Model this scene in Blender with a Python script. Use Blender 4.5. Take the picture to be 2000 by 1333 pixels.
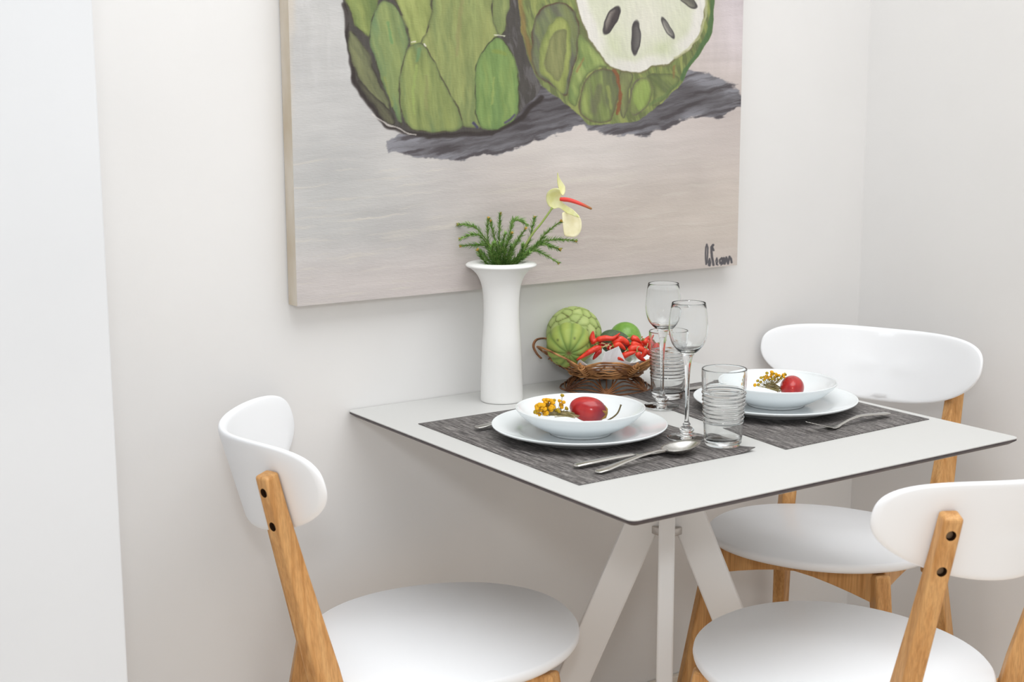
import bpy, bmesh, math, random
import numpy as np
from mathutils import Vector, Matrix
random.seed(7); RNG = np.random.RandomState(11)
SC = bpy.context.scene
COL = SC.collection
for o in list(bpy.data.objects): bpy.data.objects.remove(o)

# ------------------------------------------------------------------ camera
CAM = Vector((-1.121, -2.1873, 1.3004)); YAW, PIT, ROL, FPX = .5928, .1737, -.0034, 2778.0
FW = Vector((math.sin(YAW)*math.cos(PIT), math.cos(YAW)*math.cos(PIT), -math.sin(PIT)))
R0 = Vector((math.cos(YAW), -math.sin(YAW), 0)); U0 = R0.cross(FW)
RT = math.cos(ROL)*R0 + math.sin(ROL)*U0; UP = -math.sin(ROL)*R0 + math.cos(ROL)*U0
cd = bpy.data.cameras.new('camera'); co = bpy.data.objects.new('camera', cd); COL.objects.link(co)
cd.sensor_width = 36; cd.lens = FPX/2000*36; cd.clip_start = .05; cd.clip_end = 50
m3 = Matrix((RT, UP, -FW)).transposed(); co.matrix_world = Matrix.Translation(CAM) @ m3.to_4x4()
cd.dof.use_dof = True; cd.dof.focus_distance = 2.5; cd.dof.aperture_fstop = 8.0
SC.camera = co

# ------------------------------------------------------------------ world, lights, exposure
w = bpy.data.worlds.new('world'); SC.world = w; w.use_nodes = True
bg = w.node_tree.nodes['Background']; bg.inputs[0].default_value = (1.0, .985, .965, 1); bg.inputs[1].default_value = .74
def area(name, loc, target, size, power, color, sizey=None):
    l = bpy.data.lights.new(name, 'AREA'); l.energy = power; l.color = color; l.size = size
    if sizey: l.shape = 'RECTANGLE'; l.size_y = sizey
    o = bpy.data.objects.new(name, l); COL.objects.link(o); o.location = loc
    o.rotation_euler = (Vector(target)-Vector(loc)).to_track_quat('-Z', 'Y').to_euler(); return o
area('flash_light', (-1.13, -2.20, 1.60), (.4, -.3, .8), .16, 7.0, (.93, .97, 1.0))
area('ceiling_bounce_light', (-.05, -1.3, 3.06), (-.05, -1.3, 0), 2.5, 53, (.955, .98, 1.0), 2.0)
SC.view_settings.view_transform = 'Standard'; SC.view_settings.look = 'None'
SC.view_settings.gamma = 1; SC.view_settings.use_curve_mapping = False
SC.view_settings.exposure = 0.0

# ------------------------------------------------------------------ helpers
def s2l(c):
    c = np.asarray(c, float)/255.; return np.where(c <= .04045, c/12.92, ((c+.055)/1.055)**2.4)
def ray(u, v): return FW + RT*((u-1000)/FPX) - UP*((v-666.5)/FPX)
def at_z(u, v, z): d = ray(u, v); return CAM + d*((z-CAM.z)/d.z)
def at_y(u, v, y): d = ray(u, v); return CAM + d*((y-CAM.y)/d.y)
def tag(o, label=None, cat=None, group=None, kind=None):
    if label: o['label'] = label
    if cat: o['category'] = cat
    if group: o['group'] = group
    if kind: o['kind'] = kind
    return o
def empty(name, loc, rz=0, **k):
    o = bpy.data.objects.new(name, None); COL.objects.link(o); o.location = loc; o.rotation_euler = (0, 0, rz)
    o.empty_display_size = .05; tag(o, **k); return o
def mesh(name, V, F, mats, parent=None, smooth=True, mi=None):
    me = bpy.data.meshes.new(name); me.from_pydata([tuple(v) for v in V], [], [tuple(f) for f in F])
    if not isinstance(mats, (list, tuple)): mats = [mats]
    for m in mats: me.materials.append(m)
    if mi is not None: me.polygons.foreach_set('material_index', mi)
    me.update(); bm = bmesh.new(); bm.from_mesh(me); bmesh.ops.recalc_face_normals(bm, faces=bm.faces); bm.to_mesh(me); bm.free()
    me.polygons.foreach_set('use_smooth', [smooth]*len(me.polygons))
    o = bpy.data.objects.new(name, me); COL.objects.link(o)
    if parent: o.parent = parent
    return o
def bevel(o, wd, seg=3, ang=35):
    m = o.modifiers.new('bevel', 'BEVEL'); m.width = wd; m.segments = seg; m.limit_method = 'ANGLE'; m.angle_limit = math.radians(ang)
    m.harden_normals = False; return o
def subsurf(o, n=1):
    m = o.modifiers.new('sub', 'SUBSURF'); m.levels = n; m.render_levels = n; return o
class MB:
    def __init__(s): s.V = []; s.F = []; s.M = []
    def add(s, V, F, mi=0):
        n = len(s.V); s.V += [tuple(v) for v in V]; s.F += [tuple(i+n for i in f) for f in F]; s.M += [mi]*len(F)
    def box(s, a, b, mi=0):
        x0, y0, z0 = a; x1, y1, z1 = b
        V = [(x0,y0,z0),(x1,y0,z0),(x1,y1,z0),(x0,y1,z0),(x0,y0,z1),(x1,y0,z1),(x1,y1,z1),(x0,y1,z1)]
        s.add(V, [(0,3,2,1),(4,5,6,7),(0,1,5,4),(1,2,6,5),(2,3,7,6),(3,0,4,7)], mi)
    def tube(s, P, R, n=10, mi=0, closed=False):
        P = [Vector(p) for p in P]; m = len(P)
        if not hasattr(R, '__len__'): R = [R]*m
        V = []; F = []; prev = None
        for i in range(m):
            if closed: t = (P[(i+1) % m]-P[i-1])
            else: t = P[min(i+1, m-1)]-P[max(i-1, 0)]
            t.normalize()
            if prev is None:
                a = Vector((0,0,1)) if abs(t.z) < .9 else Vector((1,0,0)); nrm = t.cross(a).normalized()
            else: nrm = (prev - t*prev.dot(t)).normalized()
            prev = nrm; b = t.cross(nrm)
            for k in range(n):
                an = 2*math.pi*k/n; V.append(P[i]+(nrm*math.cos(an)+b*math.sin(an))*R[i])
        for i in range(m if closed else m-1):
            j = (i+1) % m
            for k in range(n): F.append((i*n+k, i*n+(k+1) % n, j*n+(k+1) % n, j*n+k))
        if not closed: F.append(tuple(range(n))[::-1]); F.append(tuple((m-1)*n+k for k in range(n)))
        s.add(V, F, mi)
    def build(s, name, mats, parent=None, smooth=True):
        return mesh(name, s.V, s.F, mats, parent, smooth, s.M)
def smoothpath(P, k=6):
    P = [Vector(p) for p in P]; out = []
    for i in range(len(P)-1):
        p0, p1, p2, p3 = P[max(i-1,0)], P[i], P[i+1], P[min(i+2, len(P)-1)]
        for j in range(k):
            t = j/k; out.append(.5*((2*p1)+(p2-p0)*t+(2*p0-5*p1+4*p2-p3)*t*t+(3*p1-p0-3*p2+p3)*t**3))
    out.append(P[-1]); return out
def lathe(prof, n=64):
    V = []; F = []; rings = []
    for r, z in prof:
        if r < 1e-6: rings.append([len(V)]); V.append((0, 0, z))
        else:
            rings.append(list(range(len(V), len(V)+n)))
            V += [(r*math.cos(2*math.pi*k/n), r*math.sin(2*math.pi*k/n), z) for k in range(n)]
    for a, b in zip(rings, rings[1:]):
        for k in range(n):
            k2 = (k+1) % n
            if len(a) == 1 and len(b) == 1: continue
            if len(a) == 1: F.append((a[0], b[k], b[k2]))
            elif len(b) == 1: F.append((a[k], a[k2], b[0]))
            else: F.append((a[k], a[k2], b[k2], b[k]))
    return V, F
def crv(pts, k=5):    # smooth a 2-D profile
    return [(p.x, p.y) for p in smoothpath([(a, b, 0) for a, b in pts], k)]
def bar(P0, P1, w0, d0, w1, d1, xdir):
    """tapered bar; w along xdir, d perpendicular"""
    P0, P1, X = Vector(P0), Vector(P1), Vector(xdir)
    t = (P1-P0).normalized(); X = (X - t*X.dot(t)).normalized(); Y = t.cross(X)
    V = []
    for P, w_, d_ in ((P0, w0, d0), (P1, w1, d1)):
        for a, b in ((-1,-1),(1,-1),(1,1),(-1,1)): V.append(P+X*(a*w_/2)+Y*(b*d_/2))
    return V, [(0,3,2,1),(4,5,6,7),(0,1,5,4),(1,2,6,5),(2,3,7,6),(3,0,4,7)]

# ------------------------------------------------------------------ materials
def mat(name, col, rough=.5, spec=.5, **k):
    m = bpy.data.materials.new(name); m.use_nodes = True; b = m.node_tree.nodes['Principled BSDF']
    b.inputs['Base Color'].default_value = (*[float(x) for x in (s2l(col) if max(col) > 1 else col)], 1)
    b.inputs['Roughness'].default_value = rough; b.inputs['Specular IOR Level'].default_value = spec
    for a, v in k.items(): b.inputs[a.replace('_', ' ')].default_value = v
    return m
def nodes(m): nt = m.node_tree; return nt, nt.nodes, nt.links, nt.nodes['Principled BSDF']
def noise_mat(name, c1, c2, scale, rough=.5, spec=.5, detail=4, bump=0, bscale=None, stretch=(1,1,1), coord='Object', lo=.35, hi=.65, dist=.002):
    m = mat(name, c1, rough, spec); nt, N, L, b = nodes(m)
    tc = N.new('ShaderNodeTexCoord'); mp = N.new('ShaderNodeMapping'); mp.inputs['Scale'].default_value = stretch
    n = N.new('ShaderNodeTexNoise'); n.inputs['Scale'].default_value = scale; n.inputs['Detail'].default_value = detail
    r = N.new('ShaderNodeValToRGB'); r.color_ramp.elements[0].position = lo; r.color_ramp.elements[1].position = hi
    r.color_ramp.elements[0].color = (*[float(x) for x in s2l(c1)], 1); r.color_ramp.elements[1].color = (*[float(x) for x in s2l(c2)], 1)
    L.new(tc.outputs[coord], mp.inputs[0]); L.new(mp.outputs[0], n.inputs['Vector']); L.new(n.outputs['Fac'], r.inputs[0]); L.new(r.outputs[0], b.inputs['Base Color'])
    if bump:
        n2 = N.new('ShaderNodeTexNoise'); n2.inputs['Scale'].default_value = bscale or scale; n2.inputs['Detail'].default_value = 3
        bp = N.new('ShaderNodeBump'); bp.inputs['Strength'].default_value = bump; bp.inputs['Distance'].default_value = dist
        L.new(mp.outputs[0], n2.inputs['Vector']); L.new(n2.outputs['Fac'], bp.inputs['Height']); L.new(bp.outputs[0], b.inputs['Normal'])
    return m
def vcol_mat(name, rough=.5, spec=.5, bump=0, bscale=400, stretch=(1,1,1)):
    m = mat(name, (200,200,200), rough, spec); nt, N, L, b = nodes(m)
    a = N.new('ShaderNodeVertexColor'); a.layer_name = 'pigment'; L.new(a.outputs['Color'], b.inputs['Base Color'])
    if bump:
        tc = N.new('ShaderNodeTexCoord'); mp = N.new('ShaderNodeMapping'); mp.inputs['Scale'].default_value = stretch
        n2 = N.new('ShaderNodeTexNoise'); n2.inputs['Scale'].default_value = bscale
        bp = N.new('ShaderNodeBump'); bp.inputs['Strength'].default_value = bump; bp.inputs['Distance'].default_value = .001
        L.new(tc.outputs['Object'], mp.inputs[0]); L.new(mp.outputs[0], n2.inputs['Vector']); L.new(n2.outputs['Fac'], bp.inputs['Height']); L.new(bp.outputs[0], b.inputs['Normal'])
    return m
def set_pigment(o, colors):   # per-vertex linear rgb
    me = o.data; a = me.color_attributes.new('pigment', 'FLOAT_COLOR', 'POINT')
    c = np.ones((len(me.vertices), 4), np.float32); c[:, :3] = colors; a.data.foreach_set('color', c.ravel())

M = {}
M['wall'] = noise_mat('wall_paint', (226,225,224), (229,228,227), 3, .75, .25, bump=.08, bscale=90)
M['pillar'] = noise_mat('pillar_paint', (217,220,224), (220,223,227), 3, .7, .25)
M['ceiling'] = mat('ceiling_paint', (236,235,233), .8, .2)
M['floor'] = noise_mat('floor_planks', (226,212,196), (234,221,206), 6, .5, .4, stretch=(1,8,1))
M['base'] = mat('baseboard_paint', (228,220,208), .5, .3)
M['chairwhite'] = mat('white_lacquer', (241,243,246), .38, .4)
M['tabletop'] = mat('white_laminate', (202,202,200), .42, .4)
M['core'] = noise_mat('dark_laminate_core', (62,55,58), (78,70,72), 60, .45, .4)
M['under'] = mat('underside_laminate', (205,200,194), .6, .3)
M['steel_white'] = mat('white_powder_coat', (226,224,222), .42, .4)
M['hub'] = mat('brushed_metal', (190,185,180), .35, .5, Metallic=.8)
M['porcelain'] = mat('porcelain', (230,235,237), .16, .5, Coat_Weight=.25)
M['vase'] = mat('matt_ceramic', (238,238,236), .35, .4)
M['cutlery'] = mat('brushed_steel', (196,194,190), .27, .5, Metallic=1.0)
M['paper'] = mat('tissue_paper', (250,249,252), .8, .1)
M['hole'] = mat('screw_hole_dark', (58,38,24), .8, .1)
M['screw'] = mat('screw_metal', (120,100,80), .4, .5, Metallic=.8)
def glassmat():
    m = bpy.data.materials.new('clear_glass'); m.use_nodes = True; nt = m.node_tree; N, L = nt.nodes, nt.links
    N.remove(N['Principled BSDF']); out = N['Material Output']
    g = N.new('ShaderNodeBsdfGlass'); g.inputs['IOR'].default_value = 1.40; g.inputs['Roughness'].default_value = 0; g.inputs['Color'].default_value = (.985,.99,.99,1)
    t = N.new('ShaderNodeBsdfTransparent'); t.inputs['Color'].default_value = (.985,.985,.985,1)
    x = N.new('ShaderNodeMixShader'); x.inputs[0].default_value = 1.0
    L.new(t.outputs[0], x.inputs[1]); L.new(g.outputs[0], x.inputs[2]); L.new(x.outputs[0], out.inputs['Surface']); return m
M['glass'] = glassmat()
def woodmat(name, c1, c2, c3):
    m = mat(name, c1, .42, .35); nt, N, L, b = nodes(m)
    tc = N.new('ShaderNodeTexCoord'); mp = N.new('ShaderNodeMapping'); mp.inputs['Scale'].default_value = (60, 60, 3.0)
    n = N.new('ShaderNodeTexNoise'); n.inputs['Scale'].default_value = 1.3; n.inputs['Detail'].default_value = 6; n.inputs['Distortion'].default_value = .6
    mp2 = N.new('ShaderNodeMapping'); mp2.inputs['Scale'].default_value = (260, 260, 9)
    n2 = N.new('ShaderNodeTexNoise'); n2.inputs['Scale'].default_value = 2; n2.inputs['Detail'].default_value = 3
    r = N.new('ShaderNodeValToRGB'); e = r.color_ramp.elements; e[0].position = .3; e[1].position = .72
    e[0].color = (*map(float, s2l(c1)), 1); e[1].color = (*map(float, s2l(c3)), 1); q = e.new(.5); q.color = (*map(float, s2l(c2)), 1)
    mx = N.new('ShaderNodeMix'); mx.data_type = 'RGBA'; mx.blend_type = 'MULTIPLY'; mx.inputs[0].default_value = .35
    r2 = N.new('ShaderNodeValToRGB'); r2.color_ramp.elements[0].position = .35; r2.color_ramp.elements[0].color = (.45,.4,.35,1); r2.color_ramp.elements[1].position = .6
    L.new(tc.outputs['Object'], mp.inputs[0]); L.new(tc.outputs['Object'], mp2.inputs[0]); L.new(mp.outputs[0], n.inputs['Vector']); L.new(mp2.outputs[0], n2.inputs['Vector'])
    L.new(n.outputs['Fac'], r.inputs[0]); L.new(n2.outputs['Fac'], r2.inputs[0]); L.new(r.outputs[0], mx.inputs[6]); L.new(r2.outputs[0], mx.inputs[7]); L.new(mx.outputs[2], b.inputs['Base Color'])
    return m
M['oak'] = woodmat('oiled_oak', (186,132,74), (208,156,98), (220,172,114))
M['wicker'] = noise_mat('wicker', (120,74,38), (196,142,88), 45, .45, .4, bump=.3, bscale=300)
M['wickerdark'] = noise_mat('dark_wicker', (92,56,36), (150,100,62), 45, .5, .4)

# ------------------------------------------------------------------ room
def struct(name, a, b, m):
    q = MB(); q.box(a, b); return tag(q.build(name, m, smooth=False), kind='structure')
CX = 1.292
struct('wall_back', (-3.2, 0, 0), (CX+.1, .1, 3.1), M['wall'])
struct('wall_right', (CX, -3.6, 0), (CX+.1, 0, 3.1), M['wall'])
q = MB(); q.box((-3.2, -.40, 0), (-.541, 0, 3.1)); wl = tag(q.build('wall_left', M['pillar'], smooth=False), kind='structure'); bevel(wl, .004, 3)
struct('floor', (-3.2, -3.6, -.1), (CX+.1, .1, 0), M['floor'])
struct('ceiling', (-3.2, -3.6, 3.1), (CX+.1, .1, 3.2), M['ceiling'])
bb = struct('baseboard_back', (-.541, -.014, 0), (CX, -.0005, .075), M['base']); bevel(bb, .003, 2)
bb = struct('baseboard_right', (CX-.014, -3.6, 0), (CX-.0005, -.014, .075), M['base']); bevel(bb, .003, 2)

# ------------------------------------------------------------------ painting (pigment laid on the canvas grid)
class Nz:
    def __init__(s, seed): s.t = np.random.RandomState(seed).rand(256, 256)
    def one(s, x, y):
        xi = np.floor(x).astype(int); yi = np.floor(y).astype(int); fx = x-xi; fy = y-yi
        fx = fx*fx*(3-2*fx); fy = fy*fy*(3-2*fy); g = lambda a, b: s.t[a % 256, b % 256]
        return (g(xi,yi)*(1-fx)+g(xi+1,yi)*fx)*(1-fy)+(g(xi,yi+1)*(1-fx)+g(xi+1,yi+1)*fx)*fy
    def __call__(s, x, y, oct=4):
        v = 0; a = .5; tot = 0
        for k in range(oct): v = v+a*s.one(x*2**k+17*k, y*2**k+31*k); tot += a; a *= .55
        return v/tot
NA, NB, NC = Nz(1), Nz(2), Nz(3)
def rnoise(N, X, Y, ang, lx, ly, oct=4):    # ang in degrees: stroke direction, lx along, ly across
    a = math.radians(ang); c, s = math.cos(a), math.sin(a)
    return N((X*c+Y*s)/lx, (-X*s+Y*c)/ly, oct)
def sdist(poly, X, Y):
    P = np.array(poly, float); d2 = np.full(X.shape, 1e12); ins = np.zeros(X.shape, bool); n = len(P)
    for i in range(n):
        a, b = P[i], P[(i+1) % n]; e = b-a; wx = X-a[0]; wy = Y-a[1]
        t = np.clip((wx*e[0]+wy*e[1])/(e@e+1e-9), 0, 1); d2 = np.minimum(d2, (wx-e[0]*t)**2+(wy-e[1]*t)**2)
        c = ((a[1] > Y) != (b[1] > Y)) & (X < (b[0]-a[0])*(Y-a[1])/((b[1]-a[1]) if b[1] != a[1] else 1e-9)+a[0]); ins ^= c
    d = np.sqrt(d2); return np.where(ins, -d, d)
def ldist(pts, X, Y):
    d2 = np.full(X.shape, 1e12); P = np.array(pts, float)
    for a, b in zip(P, P[1:]):
        e = b-a; wx = X-a[0]; wy = Y-a[1]; t = np.clip((wx*e[0]+wy*e[1])/(e@e+1e-9), 0, 1)
        d2 = np.minimum(d2, (wx-e[0]*t)**2+(wy-e[1]*t)**2)
    return np.sqrt(d2)
def smooth_poly(P, k=4):
    n = len(P); out = []
    for i in range(n):
        p0, p1, p2, p3 = [np.array(P[(i+j-1) % n], float) for j in range(4)]
        for j in range(k):
            t = j/k; out.append(.5*((2*p1)+(p2-p0)*t+(2*p0-5*p1+4*p2-p3)*t*t+(3*p1-p0-3*p2+p3)*t**3))
    return out
def painting(X, Y):
    """colour of the picture (sRGB 0-255) at layout coordinates X, Y"""
    c = np.zeros(X.shape+(3,))
    X0, Y0 = X, Y
    X = X+(NB(X/55, Y/55, 2)-.5)*9+(NC(X/16, Y/22, 2)-.5)*5; Y = Y+(NA(X0/60+9, Y/50, 2)-.5)*8+(NB(X0/18+40, Y/18, 2)-.5)*5
    def blend(col, m): 
        nonlocal c; m = np.clip(m, 0, 1)[..., None]; c = c*(1-m)+np.asarray(col, float)*m
    sm = lambda a, b, x: np.clip((x-a)/(b-a), 0, 1)**2*(3-2*np.clip((x-a)/(b-a), 0, 1))
    # ground
    c[...] = (188, 187, 186)
    blend((197, 185, 180), sm(700, 1250, X+.3*Y))
    blend((196, 184, 172), sm(900, 1300, X)*sm(240, 420, Y)*.7)
    blend((202, 191, 194), sm(1330, 1450, X)*sm(180, 60, Y))
    blend((205, 200, 196), np.exp(-((Y-(300-.05*(X-1000)))/70)**2)*np.exp(-((X-1150)/200)**2)*.6)
    blend((178, 178, 176), np.exp(-((Y-400)/120)**2)*np.exp(-((X-720)/180)**2)*.45)
    blend((198, 187, 184), sm(450, 560, Y)*.6)
    n1 = rnoise(NA, X, Y, -5, 160, 14); n2 = rnoise(NB, X, Y, -4, 60, 5); n3 = rnoise(NC, X, Y, 88, 120, 18)
    c += ((n1-.5)*13*sm(500,1000,X+Y))[..., None]*np.array((1, .97, .95)) + ((n2-.5)*8)[..., None] + ((NA(X/130, Y/110, 3)-.5)*22)[..., None]*np.array((1,.97,.9))
    c += ((n3-.5)*22*sm(260, 80, Y))[..., None]*np.array((1, .95, 1.03))
    blend((206, 199, 188), np.clip(rnoise(NB, X, Y, -6, 90, 6, 3)-.6, 0, 1)*4*sm(260, 330, Y)*.6)
    blend((203, 190, 172), sm(582, 564, X+6*(NA(X/9, Y/30)-.5)+.02*Y)*.6)
    wob = lambda s=7, k=22, N=NA: (N(X/k, Y/k, 3)-.5)*s
    # cast shade painted in greys
    sh = [(755,278),(760,298),(812,305),(850,308),(900,315),(920,306),(975,304),(1012,292),(1045,277),(1080,264),(1115,256),(1122,247),(1140,245),(1160,255),(1180,264),(1230,265),(1260,268),(1272,257),(1300,250),(1330,238),(1355,230),(1405,231),(1450,208),(1450,172),(1417,160),(1392,145),(1370,146),(1347,136),(1320,120),(1240,180),(1100,160),(1050,140),(1000,200),(900,240),(790,262)]
    ds = sdist(sh, X, Y)+wob(14, 16)+ (rnoise(NB, X, Y, -10, 40, 4)-.5)*8
    blend((112, 110, 116), sm(2, -3, ds))
    m = sm(2, -3, ds)
    st = rnoise(NA, X, Y, -14, 55, 7); blend((140, 140, 148), m*sm(.52, .68, st)*.8); blend((78, 72, 76), m*sm(.5, .34, st)*.9)
    blend((62, 56, 58), m*sm(-6, -34, sdist(sh, X, Y-6))*.45)
    # left fruit
    A = [(640,-160),(655,-60),(670,0),(678,40),(674,70),(682,120),(690,155),(720,205),(752,243),(790,258),(830,266),(880,263),(930,258),(985,248),(1022,215),(1048,190),(1056,160),(1048,118),(1026,80),(1016,0),(1012,-60),(1000,-160)]
    dA = sdist(smooth_poly(A), X, Y)+wob(3, 12); mA = sm(1.5, -1.5, dA)
    blend((74, 70, 66), mA); blend((96, 92, 92), mA*sm(.5, .7, rnoise(NB, X, Y, 80, 40, 6))*sm(960, 1000, X))
    blend((50, 42, 40), sm(6, 1, np.abs(ldist([(672,10),(684,125),(694,160),(722,206),(752,243),(790,259),(840,267),(900,262),(960,258),(1020,232),(1060,190)], X, Y)-1))*.85)
    def scale(poly, base, hi, lo, ang=85, edge=(66, 60, 50), ew=3.0, hl=None, clip=None):
        p = smooth_poly(poly); d = sdist(p, X, Y)+wob(3.2, 14, NB); k = sm(1.3, -1.3, d)
        if clip is not None: k = k*clip
        n = rnoise(NA, X+37*len(poly), Y, ang, 60, 7, 4); n2_ = rnoise(NC, X, Y+91*len(poly), ang, 90, 16, 3)
        nonlocal c
        col = np.array(base, float)+ (n-.5)[..., None]*44*np.array((1, 1, .65)) 
        t = np.clip((n2_-.52)*2.4, 0, .75)[..., None]; col = col*(1-t)+np.array(hi, float)*t
        t = np.clip((.48-n2_)*3.6, 0, 1)[..., None]; col = col*(1-t)+np.array(lo, float)*t
        # thick paint along the scale's border
        t = (sm(-9, -1, d)*.45)[..., None]; col = col*(1-t)+np.array(lo, float)*.86*t
        e = (sm(ew, ew*.25, np.abs(d+.5))*(.35+.65*sm(.35, .6, NB(X/19, Y/19, 2))))[..., None]*.85; col = col*(1-e)+np.array(edge, float)*e
        kk = np.clip(k, 0, 1)[..., None]; c = c*(1-kk)+col*kk
        if hl is not None:
            for pts, cc, wd in hl:
                q_ = sm(wd, wd*.2, ldist(pts, X, Y)+wob(4, 9, NC))*k*.7; blend(cc, q_)
    G1, G2, G3 = (140, 158, 88), (166, 178, 100), (122, 138, 84)
    mAin = sm(0, -3, dA)
    scale([(660,-160),(668,-30),(674,0),(690,44),(706,62),(726,72),(730,30),(737,5),(742,-30),(740,-160)], (146,160,86), (176,186,100), (110,130,72), 75, clip=mAin)
    scale([(745,-160),(757,-30),(776,10),(796,55),(803,95),(832,98),(842,60),(847,0),(852,-160)], (156,168,92), (180,188,108), (128,142,82), 80, clip=mAin)
    scale([(845,-160),(845,0),(834,60),(822,90),(840,140),(862,190),(885,225),(900,246),(940,244),(940,195),(950,137),(966,88),(976,62),(961,12),(955,-160)], (146,158,92), (168,174,100), (126,142,86), 88, clip=mAin, hl=[([(905,0),(895,90),(890,110)],(150,148,92),6)])
    scale([(958,-160),(960,5),(974,64),(986,66),(993,30),(999,0),(1000,-160)], (140,154,92), (158,170,100), (120,136,84), 85, clip=mAin)
    scale([(682,60),(679,105),(698,150),(726,198),(755,218),(764,208),(741,160),(714,100),(696,70)], (116,120,84), (136,140,92), (84,86,66), 60, edge=(60,54,48), clip=mAin)
    scale([(700,158),(726,204),(752,236),(772,244),(768,220),(740,196),(715,168)], (92,90,70), (110,112,80), (70,66,58), 45, edge=(56,50,46), clip=mAin)
    scale([(747,3),(728,24),(720,58),(722,95),(740,150),(762,200),(776,228),(786,246),(784,190),(786,130),(798,84),(794,50),(775,14)], (134,152,92), (152,166,94), (110,138,92), 78, edge=(62,56,46), hl=[([(758,45),(764,85)],(110,158,96),4),([(750,150),(766,205)],(150,160,84),4)])
    scale([(817,85),(798,94),(786,115),(779,150),(782,205),(798,246),(822,256),(850,260),(884,256),(902,246),(894,215),(882,188),(862,148),(838,104),(828,88)], (138,152,86), (164,176,96), (116,138,88), 84, edge=(70,62,50), hl=[([(812,130),(806,180),(812,225)],(158,178,92),4),([(820,98),(812,120)],(104,148,100),5),([(830,150),(838,215)],(146,150,90),5)])
    scale([(974,72),(956,82),(941,105),(930,137),(925,180),(928,222),(938,248),(962,252),(988,246),(1008,230),(1017,205),(1017,168),(1008,122),(994,88)], (124,156,84), (152,174,92), (112,146,84), 86, edge=(64,62,46), hl=[([(966,100),(985,104)],(138,156,70),6),([(966,150),(962,200)],(158,176,92),4)])
    for pts, cc, wd in (([(803,84),(812,82)], (214,208,184), 2.4), ([(829,86),(832,92)], (216,212,196), 2), ([(967,68),(987,70)], (206,206,180), 2.2), ([(922,240),(928,246)], (66,62,96), 5), ([(988,238),(1004,226)], (78,72,96), 4)):
        blend(cc, sm(wd, wd*.3, ldist(pts, X, Y)+wob(2, 6))*.9)
    blend((206,200,194), sm(2.2, .6, ldist([(728,226),(758,242),(800,262),(812,264)], X, Y)+wob(2, 8))*.8)
    # right fruit
    B = [(1012,-160),(1015,0),(1020,75),(1040,132),(1062,168),(1100,197),(1130,222),(1152,240),(1195,243),(1240,238),(1282,210),(1325,170),(1348,132),(1372,96),(1390,55),(1394,0),(1392,-160)]
    dB = sdist(smooth_poly(B), X, Y)+wob(3, 12); mB = sm(1.5, -1.5, dB)
    blend((132, 146, 82), mB)
    n = rnoise(NA, X, Y, 75, 50, 7); blend((160, 168, 92), mB*sm(.5, .68, n)*.8); blend((104, 112, 70), mB*sm(.48, .34, n)*.8)
    blend((150, 110, 62), mB*sm(9, 2, ldist([(1012,-60),(1022,60),(1036,105),(1048,132)], X, Y)+wob(5, 14))*.6)
    scale([(1037,110),(1040,50),(1062,15),(1092,2),(1120,22),(1131,55),(1129,105),(1116,150),(1108,186),(1085,172),(1052,148)], (112,122,84), (134,142,84), (94,90,84), 70, edge=(92,70,52), ew=4)
    scale([(1052,105),(1062,66),(1082,36),(1098,34),(1112,56),(1116,100),(1108,155),(1101,182),(1080,166),(1056,140)], (156,168,88), (182,188,104), (138,152,82), 84, edge=(120,130,80), ew=3)
    scale([(1064,105),(1074,70),(1092,56),(1104,62),(1106,100),(1100,135),(1092,160),(1072,146),(1060,128)], (140,144,90), (150,154,96), (128,132,84), 84, edge=(150,160,90), ew=2)
    scale([(1132,70),(1152,82),(1172,104),(1190,130),(1166,134),(1146,148),(1134,172),(1126,206),(1112,196),(1110,184),(1118,150),(1130,110)], (146,166,90), (168,182,104), (120,144,82), 70, edge=(110,120,72), hl=[([(1128,140),(1142,112)],(160,128,76),3)])
    scale([(1168,137),(1192,136),(1206,152),(1211,187),(1200,228),(1180,240),(1152,233),(1131,216),(1134,178),(1148,150)], (134,150,84), (160,176,92), (100,104,76), 82, edge=(104,92,70), hl=[([(1172,170),(1160,215)],(104,104,78),12),([(1188,170),(1196,215)],(158,170,92),5)])
    scale([(1213,142),(1236,146),(1232,175),(1228,215),(1216,232),(1210,190)], (140,150,92), (158,164,100), (110,110,78), 86, edge=(96,96,70))
    scale([(1244,158),(1262,152),(1272,175),(1264,208),(1240,226),(1230,212),(1234,180)], (146,170,84), (164,182,96), (120,120,86), 80, edge=(100,92,80))
    scale([(1262,148),(1300,144),(1326,150),(1318,172),(1290,200),(1272,210),(1276,180),(1270,160)], (126,140,80), (152,164,92), (100,110,72), 40, edge=(92,96,66))
    blend((148, 84, 52), sm(4.5, 1.5, ldist([(1199,138),(1208,150),(1214,172),(1214,200),(1208,222)], X, Y)+wob(4, 8))*.85)
    blend((150, 118, 70), sm(3, 1, ldist([(1318,130),(1316,150)], X, Y)+wob(3, 6))*.7)
    blend((86, 118, 70), sm(8, 4, ldist([(1392,-160),(1391,30),(1384,62),(1366,100),(1346,132),(1334,150)], X, Y)+wob(5, 16))*mB)
    blend((104, 128, 74), mB*sm(6, 1, np.abs(ldist([(1268,206),(1300,186),(1326,160)], X, Y)))*.6)
    FL = [(1110,-160),(1122,-20),(1132,30),(1144,58),(1158,82),(1176,106),(1192,130),(1217,138),(1245,143),(1275,131),(1304,127),(1322,110),(1350,90),(1364,62),(1372,25),(1378,-20),(1378,-160)]
    dF = sdist(smooth_poly(FL), X, Y)+wob(4, 12); mF = sm(1.5, -1.5, dF)
    blend((120, 112, 78), sm(5, 1, np.abs(dF))*mB*.75)
    blend((216, 213, 205), mF)
    blend((204, 208, 178), mF*sm(-14, -30, dF)*(.4+.6*NA(X/70, Y/60, 3)))
    blend((214, 211, 198), mF*np.exp(-((X-1260)/45)**2-((Y-40)/50)**2)*.8)
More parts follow.
